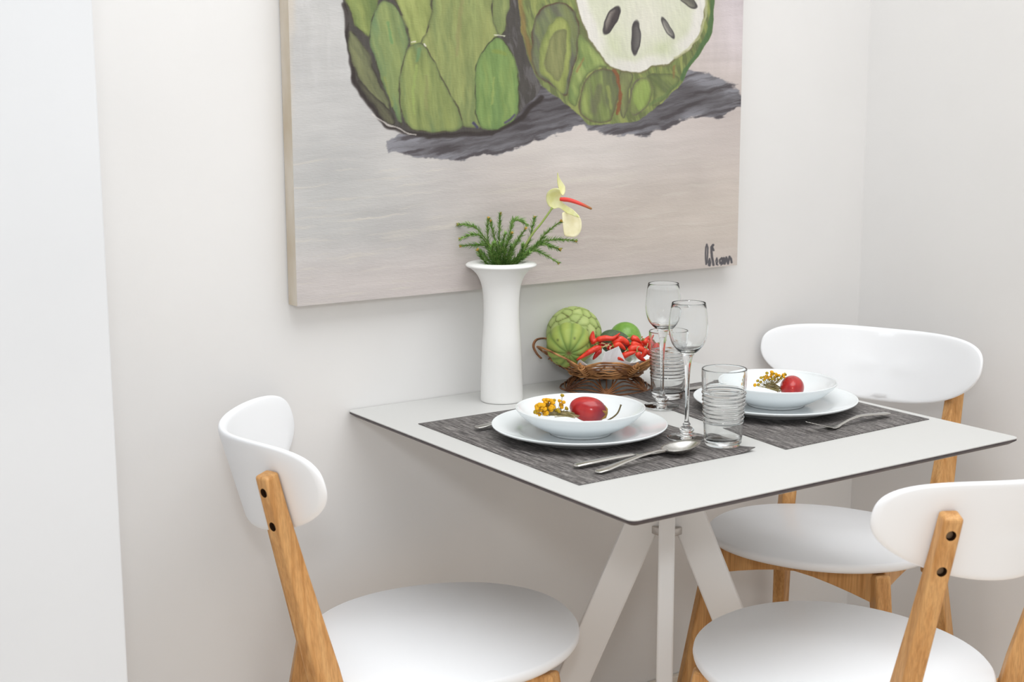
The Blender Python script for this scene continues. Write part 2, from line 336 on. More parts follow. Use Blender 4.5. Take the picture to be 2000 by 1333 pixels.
    blend((196, 206, 160), mF*np.exp(-((X-1300)/26)**2-((Y-100)/18)**2)*.6); blend((200, 208, 166), mF*np.exp(-((X-1195)/20)**2-((Y-95)/30)**2)*.5)
    c += ((rnoise(NB, X, Y, 60, 40, 6)-.5)*12*mF)[..., None]
    blend((196, 196, 150), sm(4, 1.5, ldist([(1380,-60),(1376,30),(1364,70),(1340,98),(1318,114)], X, Y)+wob(3, 9))*.7)
    def seed(x, y, L, W, ang, c1, c2):
        a = math.radians(ang); u = (X-x)*math.cos(a)+(Y-y)*math.sin(a); v = -(X-x)*math.sin(a)+(Y-y)*math.cos(a)
        r_ = np.sqrt((u/(L/2))**2+(v/(W/2))**2); k = sm(1.12, .92, r_); blend(c1, k); blend(c2, k*sm(-.1*W, .35*W, v)*sm(1.05, .75, r_)*.9)
        blend((60,56,58), k*sm(.6, .95, r_)*.7)
    seed(1194, 41, 60, 20, 113, (74,66,66), (140,132,124)); seed(1241, 74, 68, 17, 91, (102,98,96), (76,72,72))
    seed(1304, 54, 50, 13, 59, (112,110,106), (160,156,146)); seed(1341, 5, 38, 15, 30, (96,94,86), (130,128,112)); seed(1245, -70, 66, 18, 88, (80,74,74), (120,112,108))
    c += ((rnoise(NC, X0, Y0, 82, 26, 2.6, 3)-.5)*16*np.clip(mA+mB, 0, 1))[..., None]*np.array((1,1,.8))
    X, Y = X0, Y0
    # signature
    sg = lambda *p: [(1340+a/13.33, 460+b/13.33) for a, b in p]
    for pts, wd in ((sg((540,235),(515,320),(508,450),(508,600),(522,755),(545,700),(560,480),(565,320),(540,240)), 1.5), (sg((612,610),(588,700),(590,780),(618,790),(636,700),(612,610)), 1.6),
                    (sg((705,250),(660,310),(660,420),(672,560),(700,680),(712,770)), 2.3), (sg((695,330),(718,390)), 1.8), (sg((800,590),(778,660),(790,760),(822,680),(800,590)), 1.3), (sg((800,740),(826,775)), 1.2),
                    (sg((930,590),(876,640),(885,730),(945,690),(940,600),(955,740)), 1.8), (sg((920,740),(912,775)), 1.2), (sg((985,590),(1005,740),(1050,575),(1092,735),(1130,555),(1170,610),(1185,705)), 2.0)):
        blend((78, 76, 82), sm(wd+.7, wd-.5, ldist(pts, X, Y))*.92)
    return np.clip(c, 5, 250)
PX0, PX1, PZ0, PZ1, PYF, PYB = -.1045, .8865, .9475, 1.9475, -.036, -.003
paint = empty('painting', ((PX0+PX1)/2, 0, PZ0), label='large unframed canvas painting of green custard apples hung on the white wall', cat='painting')
xs = np.linspace(PX0, PX1, 781)
zs = np.concatenate([np.arange(PZ0, PZ0+.075, .0009), np.arange(PZ0+.075, 1.52, .00127), np.linspace(1.52, PZ1, 50)])
GX, GZ = np.meshgrid(xs, zs)
D = np.stack([GX-CAM.x, np.full_like(GX, PYF-CAM.y), GZ-CAM.z], -1)
dz = D@np.array(FW); LU = 1000+FPX*(D@np.array(RT))/dz; LV = 666.5-FPX*(D@np.array(UP))/dz
pc = painting(LU, LV); gm = pc.mean(-1, keepdims=True); sat = np.abs(pc-gm).max(-1, keepdims=True); colr = s2l(gm+(pc-gm)*.86)*(1-.16*np.clip((sat-10)/25, 0, 1))
nx, nz = len(xs), len(zs)
V = np.stack([GX-(PX0+PX1)/2, np.full_like(GX, PYF), GZ-PZ0], -1).reshape(-1, 3)
me = bpy.data.meshes.new('canvas_face'); me.vertices.add(len(V)); me.vertices.foreach_set('co', V.astype(np.float32).ravel())
i0 = (np.arange(nz-1)[:, None]*nx+np.arange(nx-1)[None, :]).ravel(); Q = np.stack([i0, i0+1, i0+nx+1, i0+nx], 1)
me.loops.add(Q.size); me.loops.foreach_set('vertex_index', Q.astype(np.int32).ravel()); me.polygons.add(len(Q)); me.polygons.foreach_set('loop_start', np.arange(0, Q.size, 4, dtype=np.int32)); me.update(calc_edges=True)
M['paint'] = vcol_mat('oil_paint', .55, .35, .35, 120, (1, 1, 6)); me.materials.append(M['paint'])
cf = bpy.data.objects.new('canvas_face', me); COL.objects.link(cf); cf.parent = paint; set_pigment(cf, colr.reshape(-1, 3))
q = MB(); hx = (PX1-PX0)/2; q.box((-hx, PYF+.0004, 0), (hx, PYB, PZ1-PZ0)); M['canvasedge'] = noise_mat('canvas_edge', (196,182,160), (216,208,196), 14, .8, .2, stretch=(1,1,.4)); q.build('canvas_edge', M['canvasedge'], paint, False)

# ------------------------------------------------------------------ table
T = empty('dining_table', (.4, -.4, 0), label='square white dining table with dark edge, pushed against the back wall', cat='table')
def rrect(h, r, n=6):
    out = []
    for cx_, cy_, a0 in ((h-r, h-r, 0), (-h+r, h-r, 90), (-h+r, -h+r, 180), (h-r, -h+r, 270)):
        for k in range(n+1): a = math.radians(a0+90*k/n); out.append((cx_+r*math.cos(a), cy_+r*math.sin(a)))
    return out
def slab(levels):   # (half, radius, z)
    V = []; F = []; n = None
    for h, r_, z in levels:
        p = rrect(h, r_); n = len(p); V += [(x, y, z) for x, y in p]
    for l in range(len(levels)-1):
        for k in range(n): F.append((l*n+k, l*n+(k+1) % n, (l+1)*n+(k+1) % n, (l+1)*n+k))
    F.append(tuple(range(n))[::-1]); F.append(tuple((len(levels)-1)*n+k for k in range(n))); return V, F
V, F = slab([(.3985, .012, .7483), (.3985, .012, .7497), (.3978, .0115, .75)]); mesh('tabletop', V, F, M['tabletop'], T, False)
V, F = slab([(.390, .008, .7395), (.3985, .0125, .7455), (.3985, .0125, .7482)]); tag(mesh('tabletop_edge', V, F, M['core'], T, False), 'dark brown bevelled laminate edge')
V, F = slab([(.3885, .008, .7385), (.3885, .008, .7394)]); mesh('tabletop_underside', V, F, M['under'], T, False)
for k in range(4):
    a = -2.2771+k*math.pi/2; ca, sa = math.cos(a), math.sin(a)
    V, F = bar((-.018*ca, -.018*sa, .722), (.272*ca, .272*sa, .006), .027, .058, .027, .056, (-sa, ca, 0))
    V = [(x, y, max(z, 0) if z < .1 else min(z, .735)) for x, y, z in V]
    bevel(mesh('leg', V, F, M['steel_white'], T, False), .003, 2)
V, F = lathe([(0,.560),(.029,.560),(.029,.574),(0,.574)], 40); bevel(mesh('hub_disc', V, F, M['hub'], T, True), .002, 2)
q = MB(); q.box((-.16, -.16, .732), (.16, .16, .7384)); q.build('mounting_plate', M['steel_white'], T, False)

# ------------------------------------------------------------------ chairs
def seat_mesh():
    n = 96; rings = [(.0, 0), (.985, 0), (1, -.004), (1.004, -.009), (1, -.0135), (.985, -.018), (0, -.018)]
    V = []; F = []; R = .2195; idx = []
    for s, dz_ in rings:
        if s == 0: idx.append([len(V)]); V.append((0, 0, .4505+dz_)); continue
        ring = []
        for k in range(n):
            a = 2*math.pi*k/n; ca, sa = math.cos(a), math.sin(a); e = 2.15; rr = (abs(ca)**e+abs(sa)**e)**(-1/e)*R*s
            x, y = ca*rr*(1-.03*sa), sa*rr; ring.append(len(V)); V.append((x, y, .4505+.0488*y+dz_))
        idx.append(ring)
    for a, b in zip(idx, idx[1:]):
        for k in range(n):
            k2 = (k+1) % n
            if len(a) == 1: F.append((a[0], b[k], b[k2]))
            elif len(b) == 1: F.append((a[k], a[k2], b[0]))
            else: F.append((a[k], a[k2], b[k2], b[k]))
    return V, F
def back_mesh():
    w_, k1, y0, lean, zc, h, n_, drop, k4 = .2330, 2.703, -.3127, .270, .7330, .0745, 2.46, .0377, -10.96
    NT, NR = 120, 10; th_ = .0065; V = []; F = []
    def surf(X, Zl, off): return (X, y0+k1*X*X+k4*X**4-lean*Zl+off, zc+Zl)
    # rounded rim: normal offset profile
    prof = [(1-.0*j, 0) for j in range(1)]
    rings = []
    def ring(s, off):
        r_ = []
        for k in range(NT):
            a = 2*math.pi*k/NT; ca, sa = math.cos(a), math.sin(a); rr = (abs(ca)**n_+abs(sa)**n_)**(-1/n_)
            bx = w_*ca*rr; bz = h*sa*rr
            L = math.hypot(bx, bz); X = bx*(1-(1-s)); Z = bz*s
            if s > .9:   # inset measured in metres near the rim
                ins = (1-s)*.1; X = bx*(1-ins/L); Z = bz*(1-ins/max(L*.6, .04))
            r_.append(len(V)); V.append(surf(X, Z+drop*(X/w_)**2, off))
        rings.append(r_)
    def center(off): rings.append([len(V)]); V.append(surf(0, 0, off))
    center(th_)
    for s in (.2, .4, .6, .75, .88): ring(s, th_)
    for a in (80, 60, 40, 20, 0, -20, -40, -60, -80):
        ar = math.radians(a); ring(1-(1-math.cos(ar))*.065, th_*math.sin(ar))
    for s in (.88, .75, .6, .4, .2): ring(s, -th_)
    center(-th_)
    for a, b in zip(rings, rings[1:]):
        for k in range(NT):
            k2 = (k+1) % NT
            if len(a) == 1: F.append((a[0], b[k], b[k2]))
            elif len(b) == 1: F.append((a[k], a[k2], b[0]))
            else: F.append((a[k], a[k2], b[k2], b[k]))
    return V, F
PSL = .2115      # lean of the posts
def post_y(z): return -.2796+(.7725-z)*PSL
def make_chair(label):
    t = empty('dining_chair', (0,0,0), label=label, cat='chair')
    mesh('seat', *seat_mesh(), M['chairwhite'], t); mesh('backrest', *back_mesh(), M['chairwhite'], t)
    for s in (-1, 1):
        # back post: narrow at the top, deeper at the seat, turned to follow the curve of the backrest
        V = []; F = []; sec = [(.770, .024, .0255), (.72, .0265, .027), (.62, .033, .028), (.47, .045, .029), (.40, .047, .029), (.345, .040, .028)]
        nb = Vector((s*.574, -.819, 0)); tb = Vector((.819, s*.574, 0))     # outward normal and width direction of the back face
        for z, dp, wd in sec:
            c = Vector((s*.1665, post_y(z), z)); ob = c+nb*.0127; ib = ob-nb*dp; tz = Vector((0, 0, .006 if z > .76 else 0))
            V += [ob-tb*wd/2, ob+tb*wd/2, ib+tb*wd/2+tz, ib-tb*wd/2+tz]
        for l in range(len(sec)-1):
            for k in range(4): F.append((l*4+k, l*4+(k+1) % 4, l*4+4+(k+1) % 4, l*4+4+k))
        F += [(0,3,2,1), tuple(len(V)-4+k for k in range(4))]
        p = mesh('back_post', V, F, M['oak'], t, False); p.data.materials.append(M['hole']); bevel(p, .0045, 3)
        cut = MB()
        for z in (.747, .697):
            c = Vector((s*.1665, post_y(z), z))+nb*.0127; cut.tube([c+nb*.01, c-nb*.009], [.0068, .0068], 28)
        cu = cut.build('cutter', M['hole'], None, False); m = p.modifiers.new('b', 'BOOLEAN'); m.operation = 'DIFFERENCE'; m.object = cu; m.solver = 'EXACT'
        bpy.context.view_layer.update(); ev = p.evaluated_get(bpy.context.evaluated_depsgraph_get()); nm = bpy.data.meshes.new_from_object(ev)
        p.modifiers.clear(); p.data = nm; bpy.data.objects.remove(cu)
        for z in (.747, .697):
            c = Vector((s*.1665, post_y(z), z))+nb*.0127; q = MB(); q.tube([c-nb*.0066, c-nb*.0088], [.0052, .0052], 18); tag(q.build('screw', M['screw'], p, False), 'sunken screw head')
        V, F = bar((s*.158, -.186, .427), (s*.200, -.270, .0), .027, .044, .024, .028, (1,0,0)); V = [(x, y, max(z, .0) if z < .1 else z) for x, y, z in V]
        bevel(mesh('leg', V, F, M['oak'], t, False), .004, 3)
        V, F = bar((s*.160, .125, .431), (s*.228, .188, .0), .030, .044, .024, .026, (.75, -s*.66, 0)); V = [(x, y, max(z, .0) if z < .1 else z) for x, y, z in V]
        bevel(mesh('leg', V, F, M['oak'], t, False), .006, 3)
    def apron(A, B, h_end, h_mid, tk, z0, z1):
        A, B = Vector(A), Vector(B); d = (B-A).normalized(); nn = Vector((-d.y, d.x, 0))*tk/2; V = []; F = []; n = 8
        for i in range(n+1):
            f = i/n; p = A.lerp(B, f); zt = z0+(z1-z0)*f; hh = h_mid+(h_end-h_mid)*abs(2*f-1)**1.4
            for sg, zz in ((1, zt), (-1, zt), (-1, zt-hh), (1, zt-hh)): V.append((p.x+sg*nn.x, p.y+sg*nn.y, zz))
        for l in range(n):
            for k in range(4): F.append((l*4+k, l*4+(k+1) % 4, l*4+4+(k+1) % 4, l*4+4+k))
        F += [(0,3,2,1), tuple(len(V)-4+k for k in range(4))]
        bevel(mesh('apron', V, F, M['oak'], t, False), .002, 2)
    apron((-.152, .125, 0), (.152, .125, 0), .060, .028, .020, .437, .437)
    apron((-.152, -.175, 0), (.152, -.175, 0), .05, .035, .018, .421, .421)
    for s in (-1, 1): apron((s*.155, -.165, 0), (s*.158, .112, 0), .045, .030, .018, .4235, .4365)
    return t
def copy_tree(o, parent=None):
    c = o.copy(); COL.objects.link(c)
    if parent: c.parent = parent
    for ch in [x for x in bpy.data.objects if x.parent == o]: copy_tree(ch, c)
    return c
CH = [((-.0076, -.3278), -1.9151, 'white chair with oak legs at the left end of the table'),
      ((.874, -.3085), 1.952, 'white chair with oak legs behind the right end of the table, in the corner'),
      ((.4378, -.7659), .1158, 'white chair with oak legs at the right front, its back towards the viewer')]
chair0 = make_chair(CH[0][2]); chairs = [chair0]
for (xy, th_, lb) in CH[1:]: c = copy_tree(chair0); c['label'] = lb; chairs.append(c)
for c, (xy, th_, lb) in zip(chairs, CH): c.location = (*xy, 0); c.rotation_euler = (0, 0, th_); c['group'] = 'dining chairs around the table'

# ------------------------------------------------------------------ placemats
def matmat():
    m = mat('woven_vinyl', (110,106,104), .6, .35); nt, N, L, b = nodes(m)
    tc = N.new('ShaderNodeTexCoord')
    mp = N.new('ShaderNodeMapping'); mp.inputs['Scale'].default_value = (1, .055, 1)
    n = N.new('ShaderNodeTexNoise'); n.inputs['Scale'].default_value = 430; n.inputs['Detail'].default_value = 3
    mp2 = N.new('ShaderNodeMapping'); mp2.inputs['Scale'].default_value = (.35, 1, 1)
    n2 = N.new('ShaderNodeTexNoise'); n2.inputs['Scale'].default_value = 420; n2.inputs['Detail'].default_value = 2
    ad = N.new('ShaderNodeMath'); ad.operation = 'MULTIPLY_ADD'; ad.inputs[1].default_value = .45
    r = N.new('ShaderNodeValToRGB'); e = r.color_ramp.elements; e[0].position = .50; e[1].position = .92
    e[0].color = (*map(float, s2l((46,43,44))), 1); e[1].color = (*map(float, s2l((150,146,143))), 1)
    q_ = e.new(.70); q_.color = (*map(float, s2l((90,86,85))), 1)
    bp = N.new('ShaderNodeBump'); bp.inputs['Strength'].default_value = .5; bp.inputs['Distance'].default_value = .0008
    L.new(tc.outputs['UV'], mp.inputs[0]); L.new(tc.outputs['UV'], mp2.inputs[0]); L.new(mp.outputs[0], n.inputs['Vector']); L.new(mp2.outputs[0], n2.inputs['Vector'])
    L.new(n2.outputs['Fac'], ad.inputs[0]); L.new(n.outputs['Fac'], ad.inputs[2]); L.new(ad.outputs[0], r.inputs[0]); L.new(r.outputs[0], b.inputs['Base Color'])
    L.new(ad.outputs[0], bp.inputs['Height']); L.new(bp.outputs[0], b.inputs['Normal']); return m
M['mat'] = matmat()
def placemat(cs, label, lift=0):
    BL, FL_, FR, BR = [Vector((x, y, 0)) for x, y in cs]; ctr = (BL+FL_+FR+BR)/4; n, m_ = 34, 46
    V = []; F = []; UVs = []
    for side in (1, 0):
        for j in range(m_+1):
            for i in range(n+1):
                a, b = i/n, j/m_; p = BL.lerp(BR, a).lerp(FL_.lerp(FR, a), b)-ctr
                z = .0017*side + .0002
                edge = min(a, 1-a)*.34/.006; edge2 = min(b, 1-b)*.46/.006
                if side: z -= .0007*max(0, 1-min(edge, edge2))
                z += lift*max(0, (a-.86)/.14)**2*max(0, (b-.9)/.1)**1.5 + .0006*(1+math.sin(a*9+b*4))*0
                V.append((p.x, p.y, z)); UVs.append((a*.34, b*.46))
    W = n+1; S = W*(m_+1)
    for j in range(m_):
        for i in range(n):
            k = j*W+i; F.append((k, k+1, k+W+1, k+W)); F.append((S+k, S+k+W, S+k+W+1, S+k+1))
    rim = [i for i in range(W)]+[j*W+n for j in range(1, m_+1)]+[m_*W+i for i in range(n-1, -1, -1)]+[j*W for j in range(m_-1, 0, -1)]
    for k in range(len(rim)): a, b = rim[k], rim[(k+1) % len(rim)]; F.append((a, b, S+b, S+a))
    o = mesh('placemat', V, F, M['mat'], None, True); o.location = (ctr.x, ctr.y, .75)
    uv = o.data.uv_layers.new(name='UVMap'); li = np.empty(len(o.data.loops), np.int32); o.data.loops.foreach_get('vertex_index', li)
    uv.data.foreach_set('uv', np.array(UVs, np.float32)[li].ravel())
    return tag(o, label, 'placemat', 'woven grey placemats')
placemat([(.050,-.166),(.046,-.624),(.386,-.623),(.392,-.166)], 'woven grey placemat under the left plate, nearer the viewer', .006)
placemat([(.484,-.176),(.432,-.643),(.779,-.632),(.786,-.176)], 'woven grey placemat under the right plate, farther back')
ZM = .7519

# ------------------------------------------------------------------ plates and bowls
plate_prof = crv([(0,.0035),(.06,.0035),(.088,.0045),(.104,.009),(.125,.0145),(.1395,.0180)], 5)+[(.1412,.0188),(.1420,.0192),(.1422,.0199),(.1412,.0206),(.1395,.0203)]
PL = [(r_, z) for r_, z in [(0,.0045)]+[(r_, z+.003) for r_, z in crv([(.02,.0022),(.085,.0028),(.103,.0078),(.125,.0133),(.1385,.0172)], 5)]]
under = [(.1418,.0186),(.139,.0164),(.124,.0115),(.103,.0055),(.094,.0022),(.092,.0),(.088,.0),(.086,.0015),(0,.0015)]
def make_plate(label):
    prof = PL+[(.1408,.0211),(.1420,.0209),(.1424,.0199)]+under
    o = mesh('dinner_plate', *lathe(prof, 96), M['porcelain']); return tag(o, label, 'plate', 'white dinner plates')
def make_bowl(label, R=.1045):
    pr = [(0,.0075)]+crv([(.02,.0075),(.045,.0085),(.068,.0155),(.088,.0265),(.0985,.036),(.1020,.0408)], 5)+[(.1030,.0424),(.1042,.0426),(.1047,.0416)]
    pr += crv([(.1040,.0395),(.0985,.0325),(.086,.0215),(.066,.0095),(.052,.0035),(.050,.0015)], 4)+[(.050,.0),(.046,.0),(.045,.002),(0,.003)]
    o = mesh('soup_bowl', *lathe([(r_*R/.1045, z) for r_, z in pr], 96), M['porcelain']); return tag(o, label, 'bowl', 'white bowls on the dinner plates')
p1 = make_plate('white dinner plate on the left placemat, under a bowl'); p1.location = (.222, -.388, ZM)
p2 = p1.copy(); COL.objects.link(p2); p2['label'] = 'white dinner plate on the right placemat, under a bowl'; p2.location = (.622, -.424, ZM)
b1 = make_bowl('white bowl with tamarillo and dried flowers, on the left dinner plate'); b1.location = (.220, -.393, ZM+.0060)
b2 = b1.copy(); COL.objects.link(b2); b2['label'] = 'white bowl with tamarillo and dried flowers, on the right dinner plate'; b2.location = (.628, -.420, ZM+.0060)

# ------------------------------------------------------------------ glasses
def make_wineglass(label, loc):
    t = empty('wine_glass', loc, label=label, cat='wine glass', group='stemmed wine glasses')
    outer = crv([(.0300,.0008),(.0308,.0016),(.0300,.0028),(.020,.0042),(.0085,.0065),(.0070,.0082),(.0110,.0118),(.0118,.0148),(.0092,.0180),(.0052,.0205),(.0064,.0228),(.0052,.0252),(.0036,.0280),(.0033,.036),(.0033,.060),(.0036,.085),(.0048,.108),(.0066,.124),(.0085,.1335)], 4)
    outer += crv([(.0105,.1385),(.0175,.1440),(.0250,.1535),(.0295,.1660),(.0310,.1790),(.0303,.1950),(.0283,.2100),(.0267,.2195)], 5)
    inner = [(.0264,.2200),(.0260,.2195)]+crv([(.0276,.2100),(.0296,.1950),(.0303,.1790),(.0288,.1665),(.0243,.1545),(.0172,.1462),(.0085,.1420)], 5)+[(0,.1412)]
    foot_stem = [p for p in outer if p[1] < .1380]
    mesh('stem_and_foot', *lathe([(0,.0006)]+[(.028,.0002)]+foot_stem+[(.0100,.1375),(0,.1376)], 48), M['glass'], t)
    bowl = [(0,.1378),(.0100,.1378)]+[p for p in outer if p[1] >= .1380]+inner
    mesh('bowl', *lathe(bowl, 72), M['glass'], t); return t
make_wineglass('stemmed wine glass in front, between the left plate and the ribbed tumbler', (.350, -.503, ZM))
make_wineglass('stemmed wine glass farther back, beside the wicker basket', (.466, -.303, ZM))
def make_tumbler(label, loc):
    R = lambda z: .0285+(.0352-.0285)*min(1, z/.11)**.8
    out = [(0,0),(.022,0),(.0268,.0012),(.0283,.004)]
    for k in range(140):
        z = .006+(.122-.006)*k/139; f = max(0, min(1, (z-.036)/.006))*max(0, min(1, (.092-z)/.008))
        out.append((R(z)+.00075*f*math.sin(z*2*math.pi/.0064)+.0004*f*math.sin(z*2*math.pi/.0103), z))
    inn = []
    for k in range(140):
        z = .122-(.122-.014)*k/139; f = max(0, min(1, (z-.036)/.006))*max(0, min(1, (.092-z)/.008))
        inn.append((R(z)-.0021-.00035*f*math.sin(z*2*math.pi/.0064+.6), z))
    o = mesh('ribbed_tumbler', *lathe(out+[(R(.122)-.0004,.1229),(R(.122)-.0015,.1229)]+inn+[(.024,.0115),(.016,.0105),(0,.0102)], 80), M['glass'])
    o.location = loc; return tag(o, label, 'glass', 'ribbed glass tumblers')
make_tumbler('ribbed clear tumbler in front, on the left placemat corner beside the spoon', (.367, -.570, ZM))
make_tumbler('ribbed clear tumbler at the back, behind the wine glasses', (.524, -.250, ZM))

# ------------------------------------------------------------------ cutlery
def strip(sections, tk, mb):
    """sections: list of (x, halfwidth, z, sag) along +x"""
    V = []; F = []; n = 8
    for x, hw, z, sag, t_ in sections:
        for k in range(n+1): f = -1+2*k/n; V.append((x, f*hw, z+sag*f*f+t_*.5*math.sqrt(max(0, 1-f*f))*1))
        for k in range(n-1, 0, -1): f = -1+2*k/n; V.append((x, f*hw, z+sag*f*f-t_*.5*math.sqrt(max(0, 1-f*f))))
    m_ = 2*n
    for l in range(len(sections)-1):
        for k in range(m_): F.append((l*m_+k, l*m_+(k+1) % m_, (l+1)*m_+(k+1) % m_, (l+1)*m_+k))
    F.append(tuple(range(m_))[::-1]); F.append(tuple((len(sections)-1)*m_+k for k in range(m_))); mb.add(V, F)
HANDLE = [(0,.005,.0060,0,.002),(.004,.0084,.0058,0,.0032),(.02,.0092,.0068,0,.0034),(.05,.0074,.0100,0,.0034),(.08,.0050,.0115,0,.0034)]
def place(o, A, B, lift=0.0):
    A, B = Vector(A), Vector(B); o.location = (A.x, A.y, ZM+lift); o.rotation_euler = (0, 0, math.atan2(B.y-A.y, B.x-A.x))
def make_fork(label, A, B):
    t = empty('fork', (0,0,0), label=label, cat='fork', group='steel forks')
    q = MB(); strip(HANDLE+[(.105,.0034,.0085,0,.003),(.125,.0036,.0038,0,.003),(.137,.0080,.0024,.0,.0022),(.150,.0118,.0030,.0,.002),(.158,.0122,.0048,.0,.002)], 0, q); q.build('handle', M['cutlery'], t)
    q = MB()
    for y in (-.0102,-.0034,.0034,.0102): strip([(.1575,.0021,.0047,0,.0018),(.175,.0019,.0100,0,.0018),(.192,.0014,.0150,0,.0014),(.200,.0006,.0178,0,.0008)], 0, q); q.V[-4*16:] = [(x, y_+y, z) for x, y_, z in q.V[-4*16:]]
    q.build('tines', M['cutlery'], t); place(t, A, B); return t
def make_knife(label, A, B, L=.225):
    t = empty('table_knife', (0,0,0), label=label, cat='knife', group='steel knives')
    q = MB(); strip([(0,.004,.0042,0,.002),(.004,.0084,.0050,0,.0046),(.03,.0094,.0060,0,.0054),(.07,.0074,.0066,0,.0054),(.105,.0056,.0064,0,.0050),(.112,.0050,.0060,0,.0040)], 0, q); q.build('handle', M['cutlery'], t)
    q = MB(); strip([(.1115,.0052,.0058,0,.0020),(.118,.0085,.0054,0,.0014),(.15,.0098,.0044,0,.0011),(.19,.0100,.0034,0,.0011),(.212,.0080,.0028,0,.0010),(.222,.0040,.0026,0,.0008),(.225,.0008,.0026,0,.0005)], 0, q); q.build('blade', M['cutlery'], t)
    place(t, A, B); t.scale = (L/.225,)*3; return t
def make_spoon(label, A, B):
    t = empty('table_spoon', (0,0,0), label=label, cat='spoon')
    q = MB(); strip([(0,.003,.0030,0,.0016),(.004,.0082,.0034,0,.0032),(.02,.0090,.0044,0,.0036),(.055,.0072,.0088,0,.0036),(.09,.0048,.0122,0,.0036),(.125,.0034,.0135,0,.0034),(.142,.0036,.0125,0,.003),(.147,.0045,.0120,0,.0026)], 0, q); q.build('handle', M['cutlery'], t)
    # bowl: half ellipsoid dish
    V = []; F = []; n, m_ = 40, 8; cxs, a_, b_, dp = .1800, .0370, .0232, .0120
    for sgn, off in ((1, 0), (-1, -.0011)):
        base = len(V); V.append((cxs, 0, .0145-dp+off))
        for j in range(1, m_+1):
            f = j/m_
            for k in range(n):
                an = 2*math.pi*k/n; x = cxs+a_*f*math.cos(an)*(1+.0*math.cos(an)); y = b_*f*math.sin(an)*(1-.12*math.cos(an))
                V.append((x, y, .0145-dp*(1-f**2.2)+off*(1-.3*f)+.002*(x-cxs)/a_))
        for k in range(n): F.append((base, base+1+k, base+1+(k+1) % n))
        for j in range(m_-1):
            for k in range(n): F.append((base+1+j*n+k, base+1+j*n+(k+1) % n, base+1+(j+1)*n+(k+1) % n, base+1+(j+1)*n+k))
    S = 1+n*m_
    for k in range(n): a, b = 1+(m_-1)*n+k, 1+(m_-1)*n+(k+1) % n; F.append((a, b, S+b, S+a))
    mesh('spoon_bowl', V, F, M['cutlery'], t); place(t, A, B); return t
make_fork('steel fork left of the left plate, only its handle end showing', (.098,-.270,0), (.300,-.262,0))
make_knife('steel knife beside the spoon, in front of the left plate', (.090,-.553,0), (.31,-.558,0))
make_spoon('steel spoon lying nearest the viewer on the left placemat', (.098,-.595,0), (.318,-.571,0))
make_fork('steel fork with raised tines in front of the right plate', (.735,-.581,0), (.560,-.592,0))
make_knife('steel knife behind the right plate, its blade tip showing', (.76,-.245,0), (.560,-.222,0), .21)

# ------------------------------------------------------------------ vase with greenery
VX, VY = .269, -.090
vp = crv([(.0375,.0008),(.0383,.006),(.0378,.03),(.0365,.06),(.0350,.10),(.0333,.125),(.0322,.145),(.0318,.165),(.0322,.185),(.0340,.204),(.0375,.218),(.0440,.231),(.0530,.240),(.0605,.2445)], 5)
vp = [(0,0),(.035,0)]+vp+[(.0626,.2452),(.0636,.2468),(.0632,.2484)]+crv([(.0605,.2502),(.055,.2518),(.048,.2522),(.0425,.2508),(.0390,.2465),(.037,.236),(.031,.215),(.029,.18),(.029,.10),(.030,.02)], 4)+[(0,.012)]
vz = mesh('vase', *lathe(vp, 96), M['vase']); vz.location = (VX, VY, .75); tag(vz, 'tall white ceramic vase with flared rim at the wall side of the table', 'vase')
dpt = RT.copy(); 
def vpt(u, v, back=0.0):      # a point in the upright plane through the vase axis, parallel to the picture
    n = Vector((FW.x, FW.y, 0)).normalized(); P0 = Vector((VX, VY, 1))+n*back; d = ray(u, v); return CAM+d*((P0-CAM).dot(n)/d.dot(n))
zf = lambda x, y: (860+x/5.553, 320+y/5.553)
SPR = [[(660,1110),(620,1000),(430,740),(330,670),(200,660)], [(650,1110),(600,1000),(450,800),(340,768),(220,815)], [(650,1120),(600,1020),(480,890),(380,880),(230,892)],
 [(620,1120),(540,1000),(512,760),(522,600)], [(640,1120),(620,960),(575,760),(545,630)], [(650,1120),(640,900),(642,700),(650,550)], [(660,1120),(690,980),(730,860),(772,760)],
 [(680,1100),(720,880),(768,700),(792,622),(870,612),(932,660)], [(680,1120),(740,1040),(830,850),(922,710)], [(720,1110),(860,1000),(960,850),(1000,680),(1022,590)],
 [(720,1120),(860,1040),(1050,870),(1150,750),(1302,628)], [(730,1120),(860,1030),(960,950),(1080,860),(1200,828),(1330,822),(1462,836)], [(720,1120),(860,1040),(1000,920),(1070,875),(1140,868),(1200,898),(1292,925)],
 [(740,1120),(860,1030),(980,940),(1100,968),(1272,1072)], [(600,1120),(500,1080),(450,1010),(408,940)],
 [(620,1120),(560,1010),(520,900),(470,860)], [(690,1120),(700,1000),(680,880),(700,760)], [(700,1120),(760,1020),(790,900),(850,830)], [(640,1120),(590,1040),(560,940),(580,860)],
 [(720,1120),(800,1040),(880,960),(900,880)], [(650,1120),(540,1060),(480,1000),(440,960)], [(660,1120),(650,1020),(620,930),(600,880)], [(740,1120),(820,1070),(900,1010),(960,960)], [(700,1120),(720,1050),(750,960),(770,900)], [(680,1120),(630,1040),(660,950),(660,860)]]
M['needle'] = noise_mat('needle_green', (72,122,44), (150,184,100), 160, .5, .4)
M['bud'] = mat('golden_bud', (190,150,72), .6, .3); M['twig'] = mat('green_twig', (96,116,58), .6, .3)
